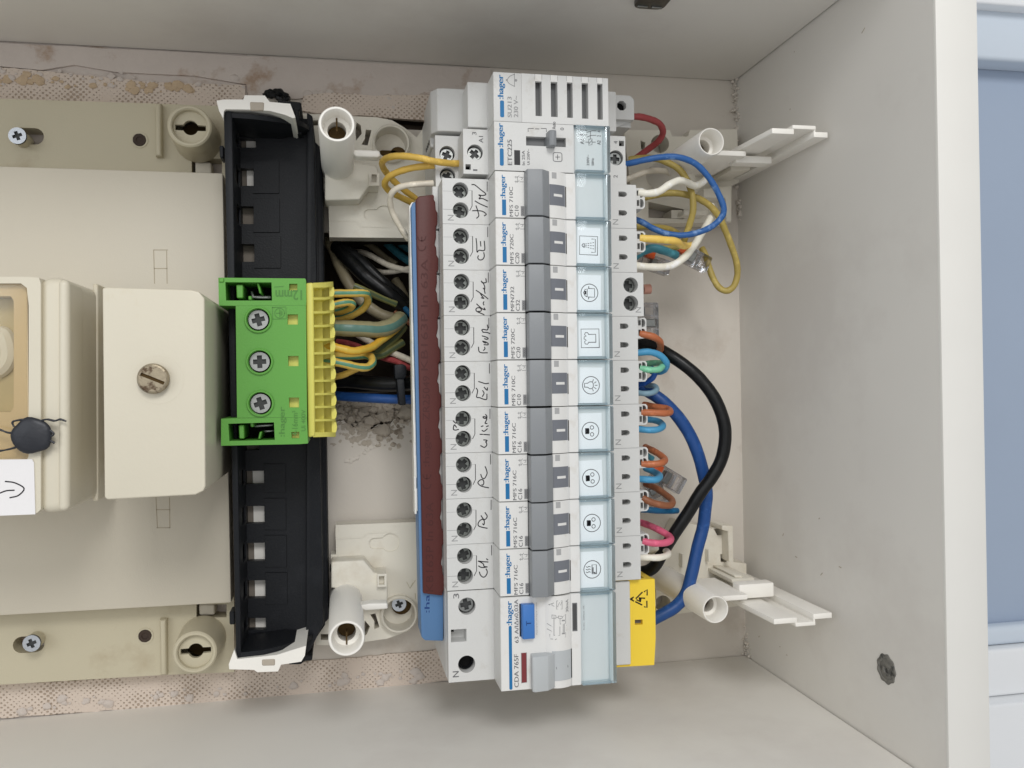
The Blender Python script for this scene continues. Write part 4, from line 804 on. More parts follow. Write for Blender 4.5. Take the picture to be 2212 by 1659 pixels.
bm = NB(); a = L2(cC, [(1390, 510), (1452, 762)], 0, .05); t = bmesh.new(); prism(t, rrect(a[0][0], -a[0][1], a[1][0], -a[1][1], .5), -.02, .09); join(bm, t); c_text(bm, cC, ':hager', 1352, 1468, 130, 490, 0, .05, .03); flipfix(bm); part('logo', bm, logo_m, o)
bm = NB(); c_text(bm, cC, 'SU213', 1500, 1566, 455, 762, 0, .05); c_text(bm, cC, '230 V~', 1592, 1660, 440, 762, 0, .05)
c_line(bm, cC, [(1605, 120), (1540, 150), (1505, 190), (1500, 222), (1530, 262), (1600, 300)], 0, .05, .24, 4); c_line(bm, cC, [(1604, 118), (1606, 302)], 0, .05, .24)
t = bmesh.new(); prism(t, circ(vt(L2(cC, [(1626, 212)], 0, .05))[0], .5, 12), .0, .07); join(bm, t); prism(bm, circ(vt(L2(cC, [(1490, 208)], 0, .05))[0], .35, 10), .0, .07); flipfix(bm); part('lettering', bm, inkl_m, o)
# contactor -------------------------------------------------------------------------------
st = 18.2; T = 18.0
o = mod('contactor', 'white contactor module with grey slide switch, second in the row', 'contactor', st)
bm = NB(); sw = L2(cD, [(80, 1042), (672, 1205)], 0, st); plate(bm, vrect(.5, 30.6, .1, T - .05), [vrect(sw[0][0], sw[1][0], sw[0][1], sw[1][1])], -3, 0)
box(bm, .5, -T + .05, 31, -.1, -40, -2.95); box(bm, 30.65, -T + .05, 44.2, -.1, -40, -1.6)
q = L2(cC, [(840, 930), (1190, 1612)], WS, st); sc_ = vt(L2(cC, [(1020, 1282)], WS, st))[0]; bs = L2(cC, [(877, 1455), (958, 1540)], WS, st)
plate(bm, vrect(q[0][0], .6, q[0][1], q[1][1] - .1), [circ(sc_, 3.05, 26), vrect(bs[0][0], bs[1][0], bs[0][1], bs[1][1])], -19, WS); box(bm, q[0][0], -q[1][1] + .15, 1, -q[0][1] - .05, -60, -18.95)
q3 = L2(cC, [(428, 1140), (770, 1800)], -29, st); h1 = vt(L2(cC, [(606, 1300)], -29, st))[0]; h2 = vt(L2(cC, [(612, 1622)], -29, st))[0]
plate(bm, vrect(q3[0][0], 0, q3[0][1] - 3, T + 1.2), [circ(h1, 3.1, 26), circ(h2, 3.1, 26)], -33, -29); box(bm, q3[0][0] + .1, -T, 0, -q3[0][1] + 2, -76, -33.01)
qr = L2(cD, [(1322, 1034), (1560, 1660)], WR, st); sr = vt(L2(cD, [(1415, 1362)], WR, st))[0]; br = L2(cD, [(1460, 1108), (1536, 1192)], WR, st)
plate(bm, vrect(44, qr[1][0], qr[0][1], T + .2), [circ(sr, 3.0, 26), vrect(br[0][0], br[1][0], br[0][1], br[1][1])], -19, WR); box(bm, 44, -T, qr[1][0] - .05, -qr[0][1] - .05, -74, -18.95); box(bm, qr[1][0], -T, qr[1][0] + 2.4, -9, -74, -20, .3, 1)
part('housing', bm, hous_m, o)
bm = NB(); prism(bm, vrect(sw[0][0], sw[1][0], sw[0][1], sw[1][1]), -2.94, -2.2); sf = part('switch_slot', bm, slotg_m, o)
kn = L2(cD, [(395, 955), (542, 1190)], 3, st); bm = NB(); profile(bm, [(kn[0][0], -2.2), (kn[0][0] + .6, 3.6), (kn[0][0] + 1.9, 4.4), (kn[1][0] - .4, 3.8), (kn[1][0], -2.2)], -kn[1][1], -kn[0][1], .3, 2); part('slide_knob', bm, togg_m, sf)
for c, r, z0, z1 in ((sc_, 3.0, -18.94, -18.4), (h1, 3.05, -33, -32.4), (h2, 3.05, -33, -32.4), (sr, 2.95, -18.94, -18.4)):
    bm = NB(); cyl(bm, c, r, z0, z1); part('well_shade', bm, dark_m, o)
for b_ in (bs, br):
    bm = NB(); prism(bm, vrect(b_[0][0], b_[1][0], b_[0][1], b_[1][1]), -18.94, -18.3); part('probe_hole', bm, dark_m, o)
for c, z in ((sc_, -16), (h1, -31), (h2, -31), (sr, -16)): s = inst('terminal_screw', ms_me, o); s.location = Vector((c[0], c[1] - .15, z)) * S; s.rotation_euler.z = random.uniform(0, 1.5)
bm = NB(); a = L2(cC, [(1386, 1222), (1446, 1480)], 0, st); prism(bm, rrect(a[0][0], -a[0][1], a[1][0], -a[1][1], .5), -.02, .09); c_text(bm, cC, ':hager', 1354, 1462, 848, 1202, 0, st, .03); flipfix(bm); part('logo', bm, logo_m, o)
bm = NB(); c_text(bm, cC, 'ETC225', 1500, 1570, 1092, 1470, 0, st); c_text(bm, cC, 'In 25A', 1715, 1760, 1255, 1472, 0, st); c_text(bm, cC, 'Ui 250V~', 1790, 1832, 1230, 1468, 0, st)
c_text(bm, cD, 'Auto', 466, 520, 826, 940, 0, st); c_text(bm, cD, '0', 588, 642, 915, 955, 0, st)
for p in ([(112, 970), (110, 928), (190, 926)], [(305, 928), (380, 928), (382, 972)], [(220, 932), (272, 934)], [(520, 1352), (578, 1352)], [(548, 1320), (548, 1385)]): c_line(bm, cD, p, 0, st, .26)
rr_ = rrect(*L2(cD, [(482, 1284)], 0, st)[0], *L2(cD, [(614, 1420)], 0, st)[0], .7); ribbon(bm, [(x, -y) for x, y in rr_ + rr_[:1]], .26, .03, .03, 0)
c_text(bm, cC, '3', 975, 1040, 978, 1024, WS, st); c_text(bm, cC, 'A1', 1075, 1140, 1040, 1140, WS, st); c_text(bm, cC, '1', 990, 1054, 1532, 1558, WS, st); c_text(bm, cD, '4', 1382, 1440, 1112, 1156, WR, st); c_text(bm, cD, '2', 1378, 1438, 1618, 1660, WR, st)
flipfix(bm); part('lettering', bm, ink_m, o)
bm = NB(); a = L2(cC, [(1600, 1248), (1690, 1470)], 0, st); prism(bm, vrect(a[0][0], a[1][0], a[0][1], a[1][1]), -.02, .06); part('print_box', bm, mat('print_dark', (52, 52, 54), .5, .3, bump=0), o)
inst('label_bed', SH['bed'], o); bm = NB()
for tx, x0, x1, y0, y1 in (('3', 876, 940, 938, 962), ('1', 876, 930, 1010, 1030), ('A1', 876, 942, 1090, 1160), ('4', 1138, 1186, 958, 985), ('2', 1138, 1186, 1026, 1052), ('A2', 1136, 1186, 1104, 1168), ('230V~', 980, 1018, 1318, 1478), ('50Hz', 1052, 1088, 1368, 1478)): c_text(bm, cD, tx, x0, x1, y0, y1, -1.4, st)
for p in ([(945, 955), (985, 960)], [(985, 985), (1062, 960), (1120, 962)], [(945, 1022), (985, 1022)], [(985, 1055), (1050, 1028), (1118, 1028)], [(1036, 970), (1036, 1080)], [(1012, 1090), (1060, 1080), (1060, 1165), (1012, 1178), (1012, 1090)], [(1015, 1150), (1058, 1105)], [(965, 1130), (1012, 1130)], [(1060, 1130), (1110, 1130)]): c_line(bm, cD, p, -1.4, st, .2)
flipfix(bm); part('wiring_print', bm, ink_m, o); label_cover(o, 17.9)
# residual current device -----------------------------------------------------------------
st = 193.1; T = 34.6
o = mod('residual_current_breaker', 'double-width residual current breaker with blue test button, bottom of the row', 'circuit breaker', st)
bm = NB(); base_block(bm, T, vr=55)
sa = vt(L2(cE, [(880, 320)], WS, st))[0]; sb = vt(L2(cE, [(876, 1162)], WS, st))[0]; rc = L2(cE, [(646, 662), (874, 830)], WS, st)
vl = L2(cE, [(608, 800)], WS, st)[0][0]
plate(bm, vrect(vl, .55, .1, T - .05), [circ(sa, 3.3, 28), circ(sb, 3.3, 28), vrect(rc[0][0], rc[1][0], rc[0][1], rc[1][1])], -20, WS); box(bm, vl, -T + .06, 1, -.1, -74, -19.95)
profile(bm, [(.5, -18.3), (.5, 0), (18.6, 0), (18.6, -1), (20.2, -1), (27.0, -1), (27.2, 0), (31.1, 0), (31.1, -1.6), (44.1, -1.6), (44.1, -18.3)], -T + .05, -.1, .4, 3)
box(bm, 43.9, -T + .8, 56, -.6, -60, -16, .3, 1)
part('housing', bm, hous_m, o)
bm = NB(); box(bm, .75, -T + .3, 18.4, -.3, -.3, .035); box(bm, 27.5, -T + .3, 31.0, -.3, -.3, .035); part('front_plate', bm, front_m, o)
bm = NB(); cyl(bm, sa, 3.25, -19.95, -19.2); cyl(bm, sb, 3.25, -19.95, -19.2); t = bmesh.new(); prism(t, vrect(rc[0][0], rc[0][0] + 1.6, rc[0][1], rc[0][1] + 2), -19.95, -18); join(bm, t); part('well_shade', bm, dark_m, o)
s = inst('terminal_screw', ms_me, o); s.location = Vector((sa[0] - .2, sa[1] + .3, -16)) * S; s.scale = (1.12, 1.12, 1)
bm = NB(); lathe(bm, sb, [(2.9, -19.2), (2.9, -17.5), (2.5, -17.3), (2.4, -19.2)], 24); part('clamp_ring', bm, black_m, o)
bm = NB(); a = L2(cE, [(1484, 606), (1540, 1530)], 0, st); prism(bm, rrect(a[0][0], -a[0][1], a[1][0], -a[1][1], .5), -.02, .09); c_text(bm, cE, ':hager', 1450, 1558, 252, 590, 0, st, .03); flipfix(bm); part('logo', bm, logo_m, o)
bm = NB(); c_text(bm, cE, '63 A/IΔn0,03A', 1562, 1638, 225, 852, 0, st); c_text(bm, cE, 'CDA 765F', 1562, 1632, 1020, 1494, 0, st); c_text(bm, cE, '3', 680, 765, 140, 205, WS, st); c_text(bm, cE, 'N', 672, 762, 1268, 1346, WS, st); flipfix(bm); part('lettering', bm, ink_m, o)
a = L2(cE, [(1670, 1000), (1746, 1424)], 0, st); bm = NB(); box(bm, a[0][0], -a[1][1], a[1][0], -a[0][1], -.2, .12, .05, 1); rf = part('red_flag', bm, redw_m, o)
bm = NB(); rr_ = rect(a[0][0] - .1, -a[1][1] - .1, a[1][0] + .1, -a[0][1] + .1); ribbon(bm, rr_ + rr_[:1], .2, .04, .02, 0); flipfix(bm); part('flag_edge', bm, inkl_m, rf)
a = L2(cF, [(16, 440), (190, 878)], 2.6, st); bm = NB(); v0, v1, t0, t1 = a[0][0], a[1][0], a[0][1], a[1][1]
profile(bm, [(v0, -.2), (v0 + .2, 2.2), (v0 + .6, 2.7), (v1 - .3, 2.7), (v1, 2.3), (v1, -.2)], -t1, -t0, .25, 2); bt = part('test_button', bm, btn_m, o)
bm = NB(); add_text(bm, 'T', up_box((v0 + v1) / 2 - .9, (v0 + v1) / 2 + .9, (t0 + t1) / 2 - .8 + .5, (t0 + t1) / 2 + .8 + .5), 2.72, .03); flipfix(bm); part('lettering', bm, btnd_m, bt)
bm = NB(); box(bm, v0 - .45, -t1 + .4, v0, -t0 - .1, -.3, .08); part('button_gap', bm, dark_m, bt)
bm = NB(); c_text(bm, cF, 'Appuyer chaque mois', 198, 222, 405, 830, 0, st, 0); flipfix(bm); part('small_print', bm, inkl_m, o)
def arc2(v): return -.2 + 2.0 * math.sin(math.pi * min(1, max(0, (v - 17.2) / 10.2))) ** .8
def arc_bar(bm, v0, v1, t0, t1, off, n=12):
    t = bmesh.new(); A = []
    for i in range(n + 1):
        v = v0 + (v1 - v0) * i / n; A.append([t.verts.new((v, -t0, arc2(v) + off)), t.verts.new((v, -t1, arc2(v) + off)), t.verts.new((v, -t1, -2)), t.verts.new((v, -t0, -2))])
    for p, q in zip(A, A[1:]):
        for i in range(4): t.faces.new((p[i], p[(i + 1) % 4], q[(i + 1) % 4], q[i]))
    t.faces.new(A[0]); t.faces.new(list(reversed(A[-1]))); bmesh.ops.recalc_face_normals(t, faces=t.faces[:]); join(bm, t)
a = L2(cF, [(300, 300), (660, 1045)], 1.4, st); bm = NB(); arc_bar(bm, 17.6, 27.2, .3, a[1][1], 0); wd_ = part('curved_window', bm, front_m, o)
bm = NB()
def c_arc(c, pts, wd=.2):
    q = vt(L2(c, pts, 1.5, st)); n0 = len(bm.verts); ribbon(bm, q, wd, 0, 0, 0); bm.verts.ensure_lookup_table()
    for v in bm.verts[n0:]: v.co.z = arc2(v.co.x) + .06
for p in ([(435, 590), (435, 835)], [(435, 835), (510, 832), (510, 720)], [(410, 570), (410, 615), (458, 615), (458, 572), (410, 570)], [(458, 595), (490, 598)], [(490, 580), (540, 584), (540, 612), (490, 610), (490, 580)], [(540, 600), (590, 560), (590, 680), (512, 684), (512, 610)], [(415, 725), (600, 705)], [(410, 790), (600, 770)], [(385, 828), (385, 862), (590, 858), (590, 800)], [(555, 690), (555, 800)], [(572, 690), (572, 800)], [(470, 382), (540, 382), (540, 490), (466, 490), (470, 382)], [(480, 460), (505, 400), (520, 440), (535, 400)], [(372, 440), (432, 412)], [(372, 440), (436, 452)], [(410, 425), (412, 448)], [(355, 690), (400, 715)], [(355, 760), (400, 780)], [(395, 885), (420, 885)], [(450, 890), (465, 880)], [(545, 640), (570, 640)], [(545, 810), (570, 810)]): c_arc(cF, p, .5 if p[0] in ((545, 640), (545, 810)) else .22)
q = L2(cF, [(588, 368), (628, 530)], 1.2, st); n0 = len(bm.verts); add_text(bm, '30mA', up_box(q[0][0], q[1][0], q[0][1], q[1][1]), 0, .004); bm.verts.ensure_lookup_table()
for v in bm.verts[n0:]: v.co.z = arc2(v.co.x) + .06
flipfix(bm); part('wiring_print', bm, inkl_m, wd_)
t0, t1 = L2(cF, [(400, 1062)], 3, st)[0][1], L2(cF, [(400, 1530)], 3, st)[0][1]
v0 = L2(cF, [(152, 1300)], 4.4, st)[0][0]
bm = NB(); profile(bm, [(v0 + .4, -.5), (v0, 4.4), (v0 + 1.0, 5.0), (v0 + 6.0, 4.4), (20.4, 1.8), (20.4, -.5)], -t1 - .3, -t0 - .6, .35, 2); lv = part('lever', bm, lever_m, o)
bm = NB(); arc_bar(bm, 19.6, 27.1, t0, t1 - 2.2, .1); part('lever_barrel', bm, lever_m, lv)
bm = NB(); arc_bar(bm, 18.6, 27.1, t1 - 2.2, T - .2, -.1); part('barrel_end', bm, front_m, o)
bm = NB(); ribbon(bm, vt(L2(cF, [(482, 1262), (612, 1248)], 1.8, st)), .85, 2.2, 0, 0)
for v in bm.verts: v.co.z = arc2(v.co.x) + .14
flipfix(bm); part('lever_mark', bm, dark_m, lv)
bm = NB(); box(bm, 27.12, -t1 + 2.4, 27.45, -t0, -.5, .15); part('lever_slit', bm, dark_m, lv)
a = L2(cF, [(672, 412), (742, 778)], 0, st); bm = NB(); box(bm, a[0][0], -a[1][1], a[1][0], -a[0][1], -.4, .07); fs = part('flag_slot', bm, slotg_m, o)
bm = NB(); box(bm, a[0][0] + .3, -a[1][1] + .5, a[1][0] - .3, -a[0][1] - .4, -.3, .1); part('flag_shutter', bm, mat('shutter', (74, 74, 74), .4), fs)
bm = NB(); box(bm, 31.3, -T + .3, 44.0, -.3, -1.7, -1.45); part('label_bed', bm, under_m, o); label_cover(o, T)
bm = NB(); c_text(bm, cF, 'Indic. défaut dif.', 812, 836, 440, 760, -1.4, st, 0); flipfix(bm); part('small_print', bm, inkl_m, o)
# warning shield over its lower terminals
zs = -17.5
sh_ = thing('terminal_shield', 'yellow terminal shield with lightning warning triangle beside residual current breaker', 'terminal shield', tuple(float(x) for x in _a + UD * st) + (ZF,), None, ANG)
q = vt(L2(cF, [(1222, 118), (1752, 100), (1760, 440), (1764, 880), (1745, 1222), (1242, 1252)], zs, st)); hole = vt(L2(cF, [(1492, 632), (1594, 628), (1594, 694), (1492, 698)], zs, st)); cut = vt(L2(cF, [(1215, 190), (1364, 188), (1364, 545), (1388, 545), (1388, 828), (1364, 830), (1362, 1192), (1228, 1200)], zs, st))
vmin = min(p[0] for p in cut)
bm = NB(); plate(bm, q, [hole, [(max(p[0], min(x[0] for x in q) + .9), p[1]) for p in cut]], zs - 3, zs); box(bm, q[1][0] - 3, q[4][1] + .3, q[1][0] - .1, q[1][1] - .2, -60, zs - 3.01); part('shield', bm, warn_m, sh_)
bm = NB(); prism(bm, vt(L2(cF, [(1200, 196), (1356, 194), (1354, 1190), (1215, 1196)], zs - .8, st)), -50, zs - .8, .2, 1); part('grey_plate', bm, hous_m, sh_)
bm = NB(); prism(bm, hole, zs - 2.9, zs - 2.4); prism(bm, vt(L2(cF, [(1358, 548), (1386, 548), (1386, 826), (1358, 826)], zs, st)), zs - 2.9, zs - 2.4); part('shield_slot', bm, slotg_m, sh_)
bm = NB()
for p in ([(1475, 385), (1425, 360), (1470, 338)], [(1510, 350), (1585, 275)], [(1618, 262), (1652, 238), (1652, 305)], [(1505, 398), (1580, 435)], [(1620, 462), (1650, 470), (1648, 392)], [(1520, 372), (1562, 392), (1552, 345), (1618, 350)]): c_line(bm, cF, p, zs, st, .55)
prism(bm, vt(L2(cF, [(1420, 360), (1472, 338), (1462, 362), (1475, 386)], zs, st)), zs, zs + .06)
prism(bm, vt(L2(cF, [(1515, 380), (1550, 390), (1540, 335), (1625, 352), (1580, 352), (1570, 405)], zs, st)), zs, zs + .06)
flipfix(bm); part('warning_mark', bm, pen_m, sh_)
# ------------------------------------------------------------------ busbar
ZBB = 60.0
bb = thing('comb_busbar', 'blue comb busbar with brown insulating cover, left of the breakers', 'busbar', (*P(920, 860, ZBB), ZBB))
bm = NB(); prism(bm, [P(*p, ZBB - 2) for p in ((888, 446), (892, 437), (935, 432), (958, 1300), (958, 1385), (918, 1384), (910, 1376))], ZBB - 16, ZBB - 2, .5, 2); part('blue_case', bm, blueb_m, bb)
bm = NB(); prism(bm, [P(*p, ZBB - 6) for p in ((884, 446), (889, 438), (893, 436), (900, 1110), (896, 1110))] + [], ZBB - 14, ZBB - 6)
for i in range(9):
    y = 478 + i * 72; x = 886.5 + i * 1.45; prism(bm, [P(*p, ZBB - 5.6) for p in ((x - 2.5, y + 6), (x + 4, y), (x + 5, y + 52), (x - 1.5, y + 46))], ZBB - 12, ZBB - 5.6, .4, 2)
part('white_insulator', bm, clip_m, bb)
top = [(898, 432), (904, 424), (936, 420), (938, 424)]; rt = []
for k in range(9):
    yk = 452 + 98.5 * k; x = 938 + 1.9 * k
    rt += [(x - 1, yk - 22), (x + 2.5, yk - 16), (x + 3.5, yk), (x + 7.5, yk + 8), (x + 7.5, yk + 32), (x + 3.8, yk + 38), (x + 4.5, yk + 60)]
bm = NB(); prism(bm, [P(*p, ZBB) for p in top + [p for p in rt if p[1] < 1282] + [(956, 1287), (914, 1282)]], ZBB - 8, ZBB, .7, 3); part('brown_cover', bm, brown_m, bb)
bm = NB()
def bus_text(s, y0, y1, x0, x1, ce=False):
    f = lambda a, b: P((x0 + (x1 - x0) * (1 - b)), y1 + (y0 - y1) * a, ZBB); add_text(bm, s, f, ZBB, 0, .07)
def ce_mark(xc, y):
    for dy, mid in ((9, False), (-12, True)):
        ribbon(bm, [P(xc + 8.5 * math.cos(a), y + dy + 8.5 * math.sin(a), ZBB) for a in [math.pi * i / 8 for i in range(9)]], .45, ZBB, .07, 0)
        if mid: ribbon(bm, [P(xc, y + dy + 8, ZBB), P(xc, y + dy, ZBB)], .4, ZBB, .07, 0)
ce_mark(911, 524); bus_text('KB163P In 63A', 560, 800, 909, 924); bus_text('ZR25049', 812, 908, 913, 928); bus_text(':hager', 925, 1008, 914, 932); ce_mark(922, 1038); bus_text('KB163P In 63A', 1085, 1278, 920, 936)
flipfix(bm); part('lettering', bm, brownd_m, bb)
bm = NB(); add_text(bm, ':ha', lambda a, b: P(917 + 11 * (1 - b), 1323 - 38 * a, ZBB - 2), ZBB - 2, .004, .05); flipfix(bm); part('printed_name', bm, btnd_m, bb)
# ------------------------------------------------------------------ white chassis corners
def keyhole(c, a, b, ra, rb):       # big end a, small end b
    (ax, ay), (bx, by) = a, b; L = math.hypot(bx - ax, by - ay); ux, uy = (bx - ax) / L, (by - ay) / L; g = math.asin(rb / ra); out = []
    base = math.atan2(uy, ux)
    for i in range(19): t = base + g + (2 * math.pi - 2 * g) * i / 18; out.append((ax + ra * math.cos(t), ay + ra * math.sin(t)))
    for i in range(9): t = base - math.pi / 2 + math.pi * i / 8; out.append((bx + rb * math.cos(t), by + rb * math.sin(t)))
    return out
ZK = 13.0
def tube_post(par, c, zt, ro, ri, key=None):
    bm = NB(); lathe(bm, c, [(ro + .35, ZK - 6), (ro, zt - .9), (ro - .35, zt), (ri + .3, zt), (ri, zt - .7), (ri - .3, zt - 8.4), (ri * .66, zt - 8.8), (ri * .62, zt - 30)], 40); tp = part('tube_post', bm, clip_m, par)
    bm = NB(); cyl(bm, c, ri * .61, zt - 16, zt - 14, 20); part('post_hole', bm, MATS['dark_recess'], tp)
    if key is not None:
        bm = NB(); box(bm, c[0] - .3, c[1] + (0 if key > 0 else -ri + .5), c[0] + .3, c[1] + (ri - .5 if key > 0 else 0), zt - 12, zt - 8.35); part('key_slot', bm, MATS['dark_recess'], tp)
    return tp
def corner(name_lab, cc, sgn, c, base, holes, blk, tab, key_a, key_b, cup, cup_r, tube_c, frame, relief, extra):
    o = thing('chassis_corner', name_lab, 'chassis bracket', (*P(*c(*tube_c), 0), 0), 'white chassis corners around the breaker row')
    hs = [W2(c, h, ZK) for h in holes]; kc = P(*c(*cup), ZK); hs.append(circ(kc, cup_r, 32))
    kh = keyhole(None, P(*c(*key_a), ZK), P(*c(*key_b), ZK), 4.1, 2.4); hs.append(kh)
    bm = NB(); plate(bm, W2(c, base, ZK), hs, 3, ZK); prism(bm, kh, 3, ZK - .8); part('base_plate', bm, bracket_m, o)
    bm = NB(); lathe(bm, kc, [(cup_r + 1.1, ZK - 8), (cup_r + 1.0, ZK + 3), (cup_r + .4, ZK + 3.8), (cup_r - .2, ZK + 3.3), (cup_r - .5, ZK - 7), (0.01, ZK - 7.4)], 36); cu = part('cup', bm, bracket_m, o)
    bm = NB(); prism(bm, W2(c, blk, 24), ZK - 5, 24, .8, 3); bk = part('raised_block', bm, bracket_m, o)
    if frame:
        bm = NB(); plate(bm, W2(c, frame[0], 27), [W2(c, frame[1], 27)], ZK, 27); part('latch_frame', bm, bracket_m, o)
    bm = NB(); prism(bm, W2(c, tab, 46), 40, 46, .7, 3); ta = part('tab', bm, clip_m, o)
    for r_ in relief:
        bm = NB(); n = len(r_)
        for a, b in zip(r_, r_[1:]): pass
        ribbon(bm, W2(c, r_, ZK), .5, ZK, .25, 0); flipfix(bm); part('relief_edge', bm, bracket_m, o)
    tube_post(o, P(*c(*tube_c), 80), 80, 6.55, 5.25, sgn); return o, cu, kc
tl, cu, kc = corner('white chassis corner with round tube post at upper left of the breaker row', None, 1, r2,
    [(800, 248), (925, 248), (1150, 262), (1300, 268), (1400, 288), (1480, 335), (1560, 400), (1600, 345), (1720, 348), (1720, 1058), (990, 1052), (985, 840), (960, 800), (930, 560), (840, 400)],
    [[(868, 288), (920, 288), (920, 322), (868, 322)], [(1228, 348), (1266, 352), (1240, 452), (1200, 446), (1222, 408)], [(1168, 300), (1196, 320), (1202, 375), (1165, 420), (1160, 360)]],
    [(960, 560), (1130, 555), (1300, 585), (1316, 640), (1314, 712), (1248, 720), (1188, 806), (960, 812)], [(1132, 482), (1170, 478), (1318, 484), (1326, 522), (1308, 530), (1160, 524)],
    (1350, 905), (1250, 905), (1392, 448), 7.3, (1038, 312), ([(1248, 630), (1318, 636), (1316, 714), (1248, 716)], [(1266, 640), (1300, 642), (1298, 694), (1266, 692)]),
    [[(1000, 945), (1165, 948), (1195, 982), (1395, 986)], [(985, 640), (1230, 640)]], None)
bm = NB(); cyl(bm, P(*r2(1440, 512), 7), 3.6, 5.5, 6.6, 20); t = bmesh.new(); prism(t, slot_hole(*P(*r2(1375, 505), 7), 2.6, 1.5), 5.5, 6.6); join(bm, t); part('cup_hole', bm, MATS['dark_recess'], cu)
bl, cu, kc = corner('white chassis corner with round tube post and zinc screw, lower left of the breaker row', None, -1, b2,
    [(865, 278), (1450, 255), (1450, 500), (1420, 700), (1415, 830), (1380, 920), (1300, 985), (1200, 1020), (1060, 1040), (900, 1062), (740, 1062), (735, 930), (835, 830), (835, 470), (868, 470)],
    [[(768, 990), (818, 990), (818, 1028), (768, 1028)], [(1090, 862), (1125, 855), (1152, 945), (1118, 958), (1118, 905)], [(1055, 900), (1090, 940), (1070, 990), (1052, 1005)]],
    [(836, 518), (1050, 506), (1118, 590), (1195, 596), (1206, 700), (1204, 790), (1030, 800), (1000, 700), (836, 690)], [(1026, 802), (1090, 790), (1204, 788), (1208, 826), (1060, 838), (1028, 822)],
    (1222, 392), (1118, 398), (1278, 852), 7.2, (937, 1018), ([(1138, 598), (1198, 596), (1198, 680), (1140, 682)], [(1148, 612), (1184, 610), (1184, 668), (1148, 668)]),
    [[(868, 366), (1040, 358), (1075, 330), (1225, 322)], [(868, 350), (868, 300)]], None)
o = inst('screw', zs_me, cu); o.location = Vector((*P(*b2(1280, 795), ZK - 2), ZK - 2)) * S - bl.location; o.scale = (.95, .95, 1)
bm = NB(); cyl(bm, P(*b2(1296, 800), 7), 4.4, 5.4, 6.4, 20); part('cup_hole', bm, MATS['dark_recess'], cu)
bm = NB()
for p in ([(1330, 650), (1350, 690), (1370, 655)], [(1352, 690), (1385, 640)], [(1385, 725), (1388, 760)]): ribbon(bm, W2(b2, p, ZK), .3, ZK, .1, 0)
flipfix(bm); part('moulded_mark', bm, beige_m, bl)
def right_corner(lab, c, plate_px, tube_c, wing, snap, blockpx, up, ribs):
    o = thing('chassis_corner', lab, 'chassis bracket', (*P(*c(*tube_c), 0), 0), 'white chassis corners around the breaker row')
    bm = NB(); plate(bm, W2(c, plate_px[0], ZK), [W2(c, h, ZK) for h in plate_px[1]], 2, ZK); part('base_plate', bm, bracket_m, o)
    tc = P(*c(*tube_c), 72); tube_post(o, tc, 72, 5.7, 4.75, None)
    # standing wing: flat plate upright from the back, notched like the photo
    zt = 84; x1 = P(*c(*wing[1]), zt)[0]; x0 = P(*c(*wing[0]), zt)[0]; y = P(*c(*wing[1]), zt)[1]
    s = 1 if up else -1; bm = NB(); x2 = P(*c(*wing[2]), 56)[0]
    prof = [(x0, zt), (x1, zt), (x1, ZK - 8), (x2, ZK - 8), (x2, 56)]
    xm0, xm1 = P(*c(*wing[3]), zt)[0], P(*c(*wing[4]), zt)[0]
    profile(bm, [(x0, zt), (xm0, zt), (xm0, ZK - 8), (x2, ZK - 8), (x2, 56)], y - 1.1 + s * .5, y + 1.1 + s * .5, .3, 2)
    profile(bm, [(xm1, zt), (x1, zt), (x1, ZK - 8), (xm1, ZK - 8)], y - 1.1 - s * .3, y + 1.1 - s * .3, .3, 2)
    profile(bm, [(xm0 - .8, zt + .3), (xm1 + .8, zt + .3), (xm1 + .8, 14), (xm0 - .8, 14)], y - .8 + s * 2.3, y + .8 + s * 2.3, .3, 2)
    for xx in (xm0 - .9, xm1 + .1): profile(bm, [(xx, zt - .2), (xx + .8, zt - .2), (xx + .8, 14), (xx, 14)], min(y, y + s * 2.2), max(y, y + s * 2.2), .1, 1)
    part('wing', bm, clip_m, o)
    bm = NB(); a = P(*c(*snap[0]), 56); b = P(*c(*snap[1]), 56); box(bm, a[0], b[1], b[0], a[1], 50, 56.2, .5, 2); box(bm, tc[0] + 4, tc[1] - 1.2 - s * 1.5, x0, tc[1] + 1.0 - s * 1.5, 30, 62, .4, 2); part('snap_block', bm, clip_m, o)
    for q, z in ribs:
        bm = NB(); prism(bm, W2(c, q, z), ZK - 6, z, .5, 2); part('rib', bm, bracket_m, o)
    return o
right_corner('white chassis corner with tube post and standing wing, upper right of the breaker row', r4,
    ([(260, 518), (560, 518), (575, 560), (680, 560), (690, 518), (1000, 512), (1010, 860), (965, 880), (960, 1120), (330, 1130)], [circ((495, 608), 60, 20), [(368, 585), (400, 600), (395, 660), (372, 640)], [(420, 985), (650, 1035), (650, 1100), (420, 1090)], [(570, 1040), (640, 1040), (640, 1095), (570, 1095)]]),
    (832, 592), ((1228, 532), (1592, 545), (990, 648), (1372, 505), (1500, 505)), ((988, 682), (1226, 738)), None, True,
    [([(960, 750), (1095, 745), (1085, 780), (955, 785)], 34), ([(780, 900), (960, 880), (965, 1110), (930, 1115), (925, 960), (780, 960)], 22), ([(650, 1040), (800, 1040), (800, 1075), (650, 1075)], 20)])
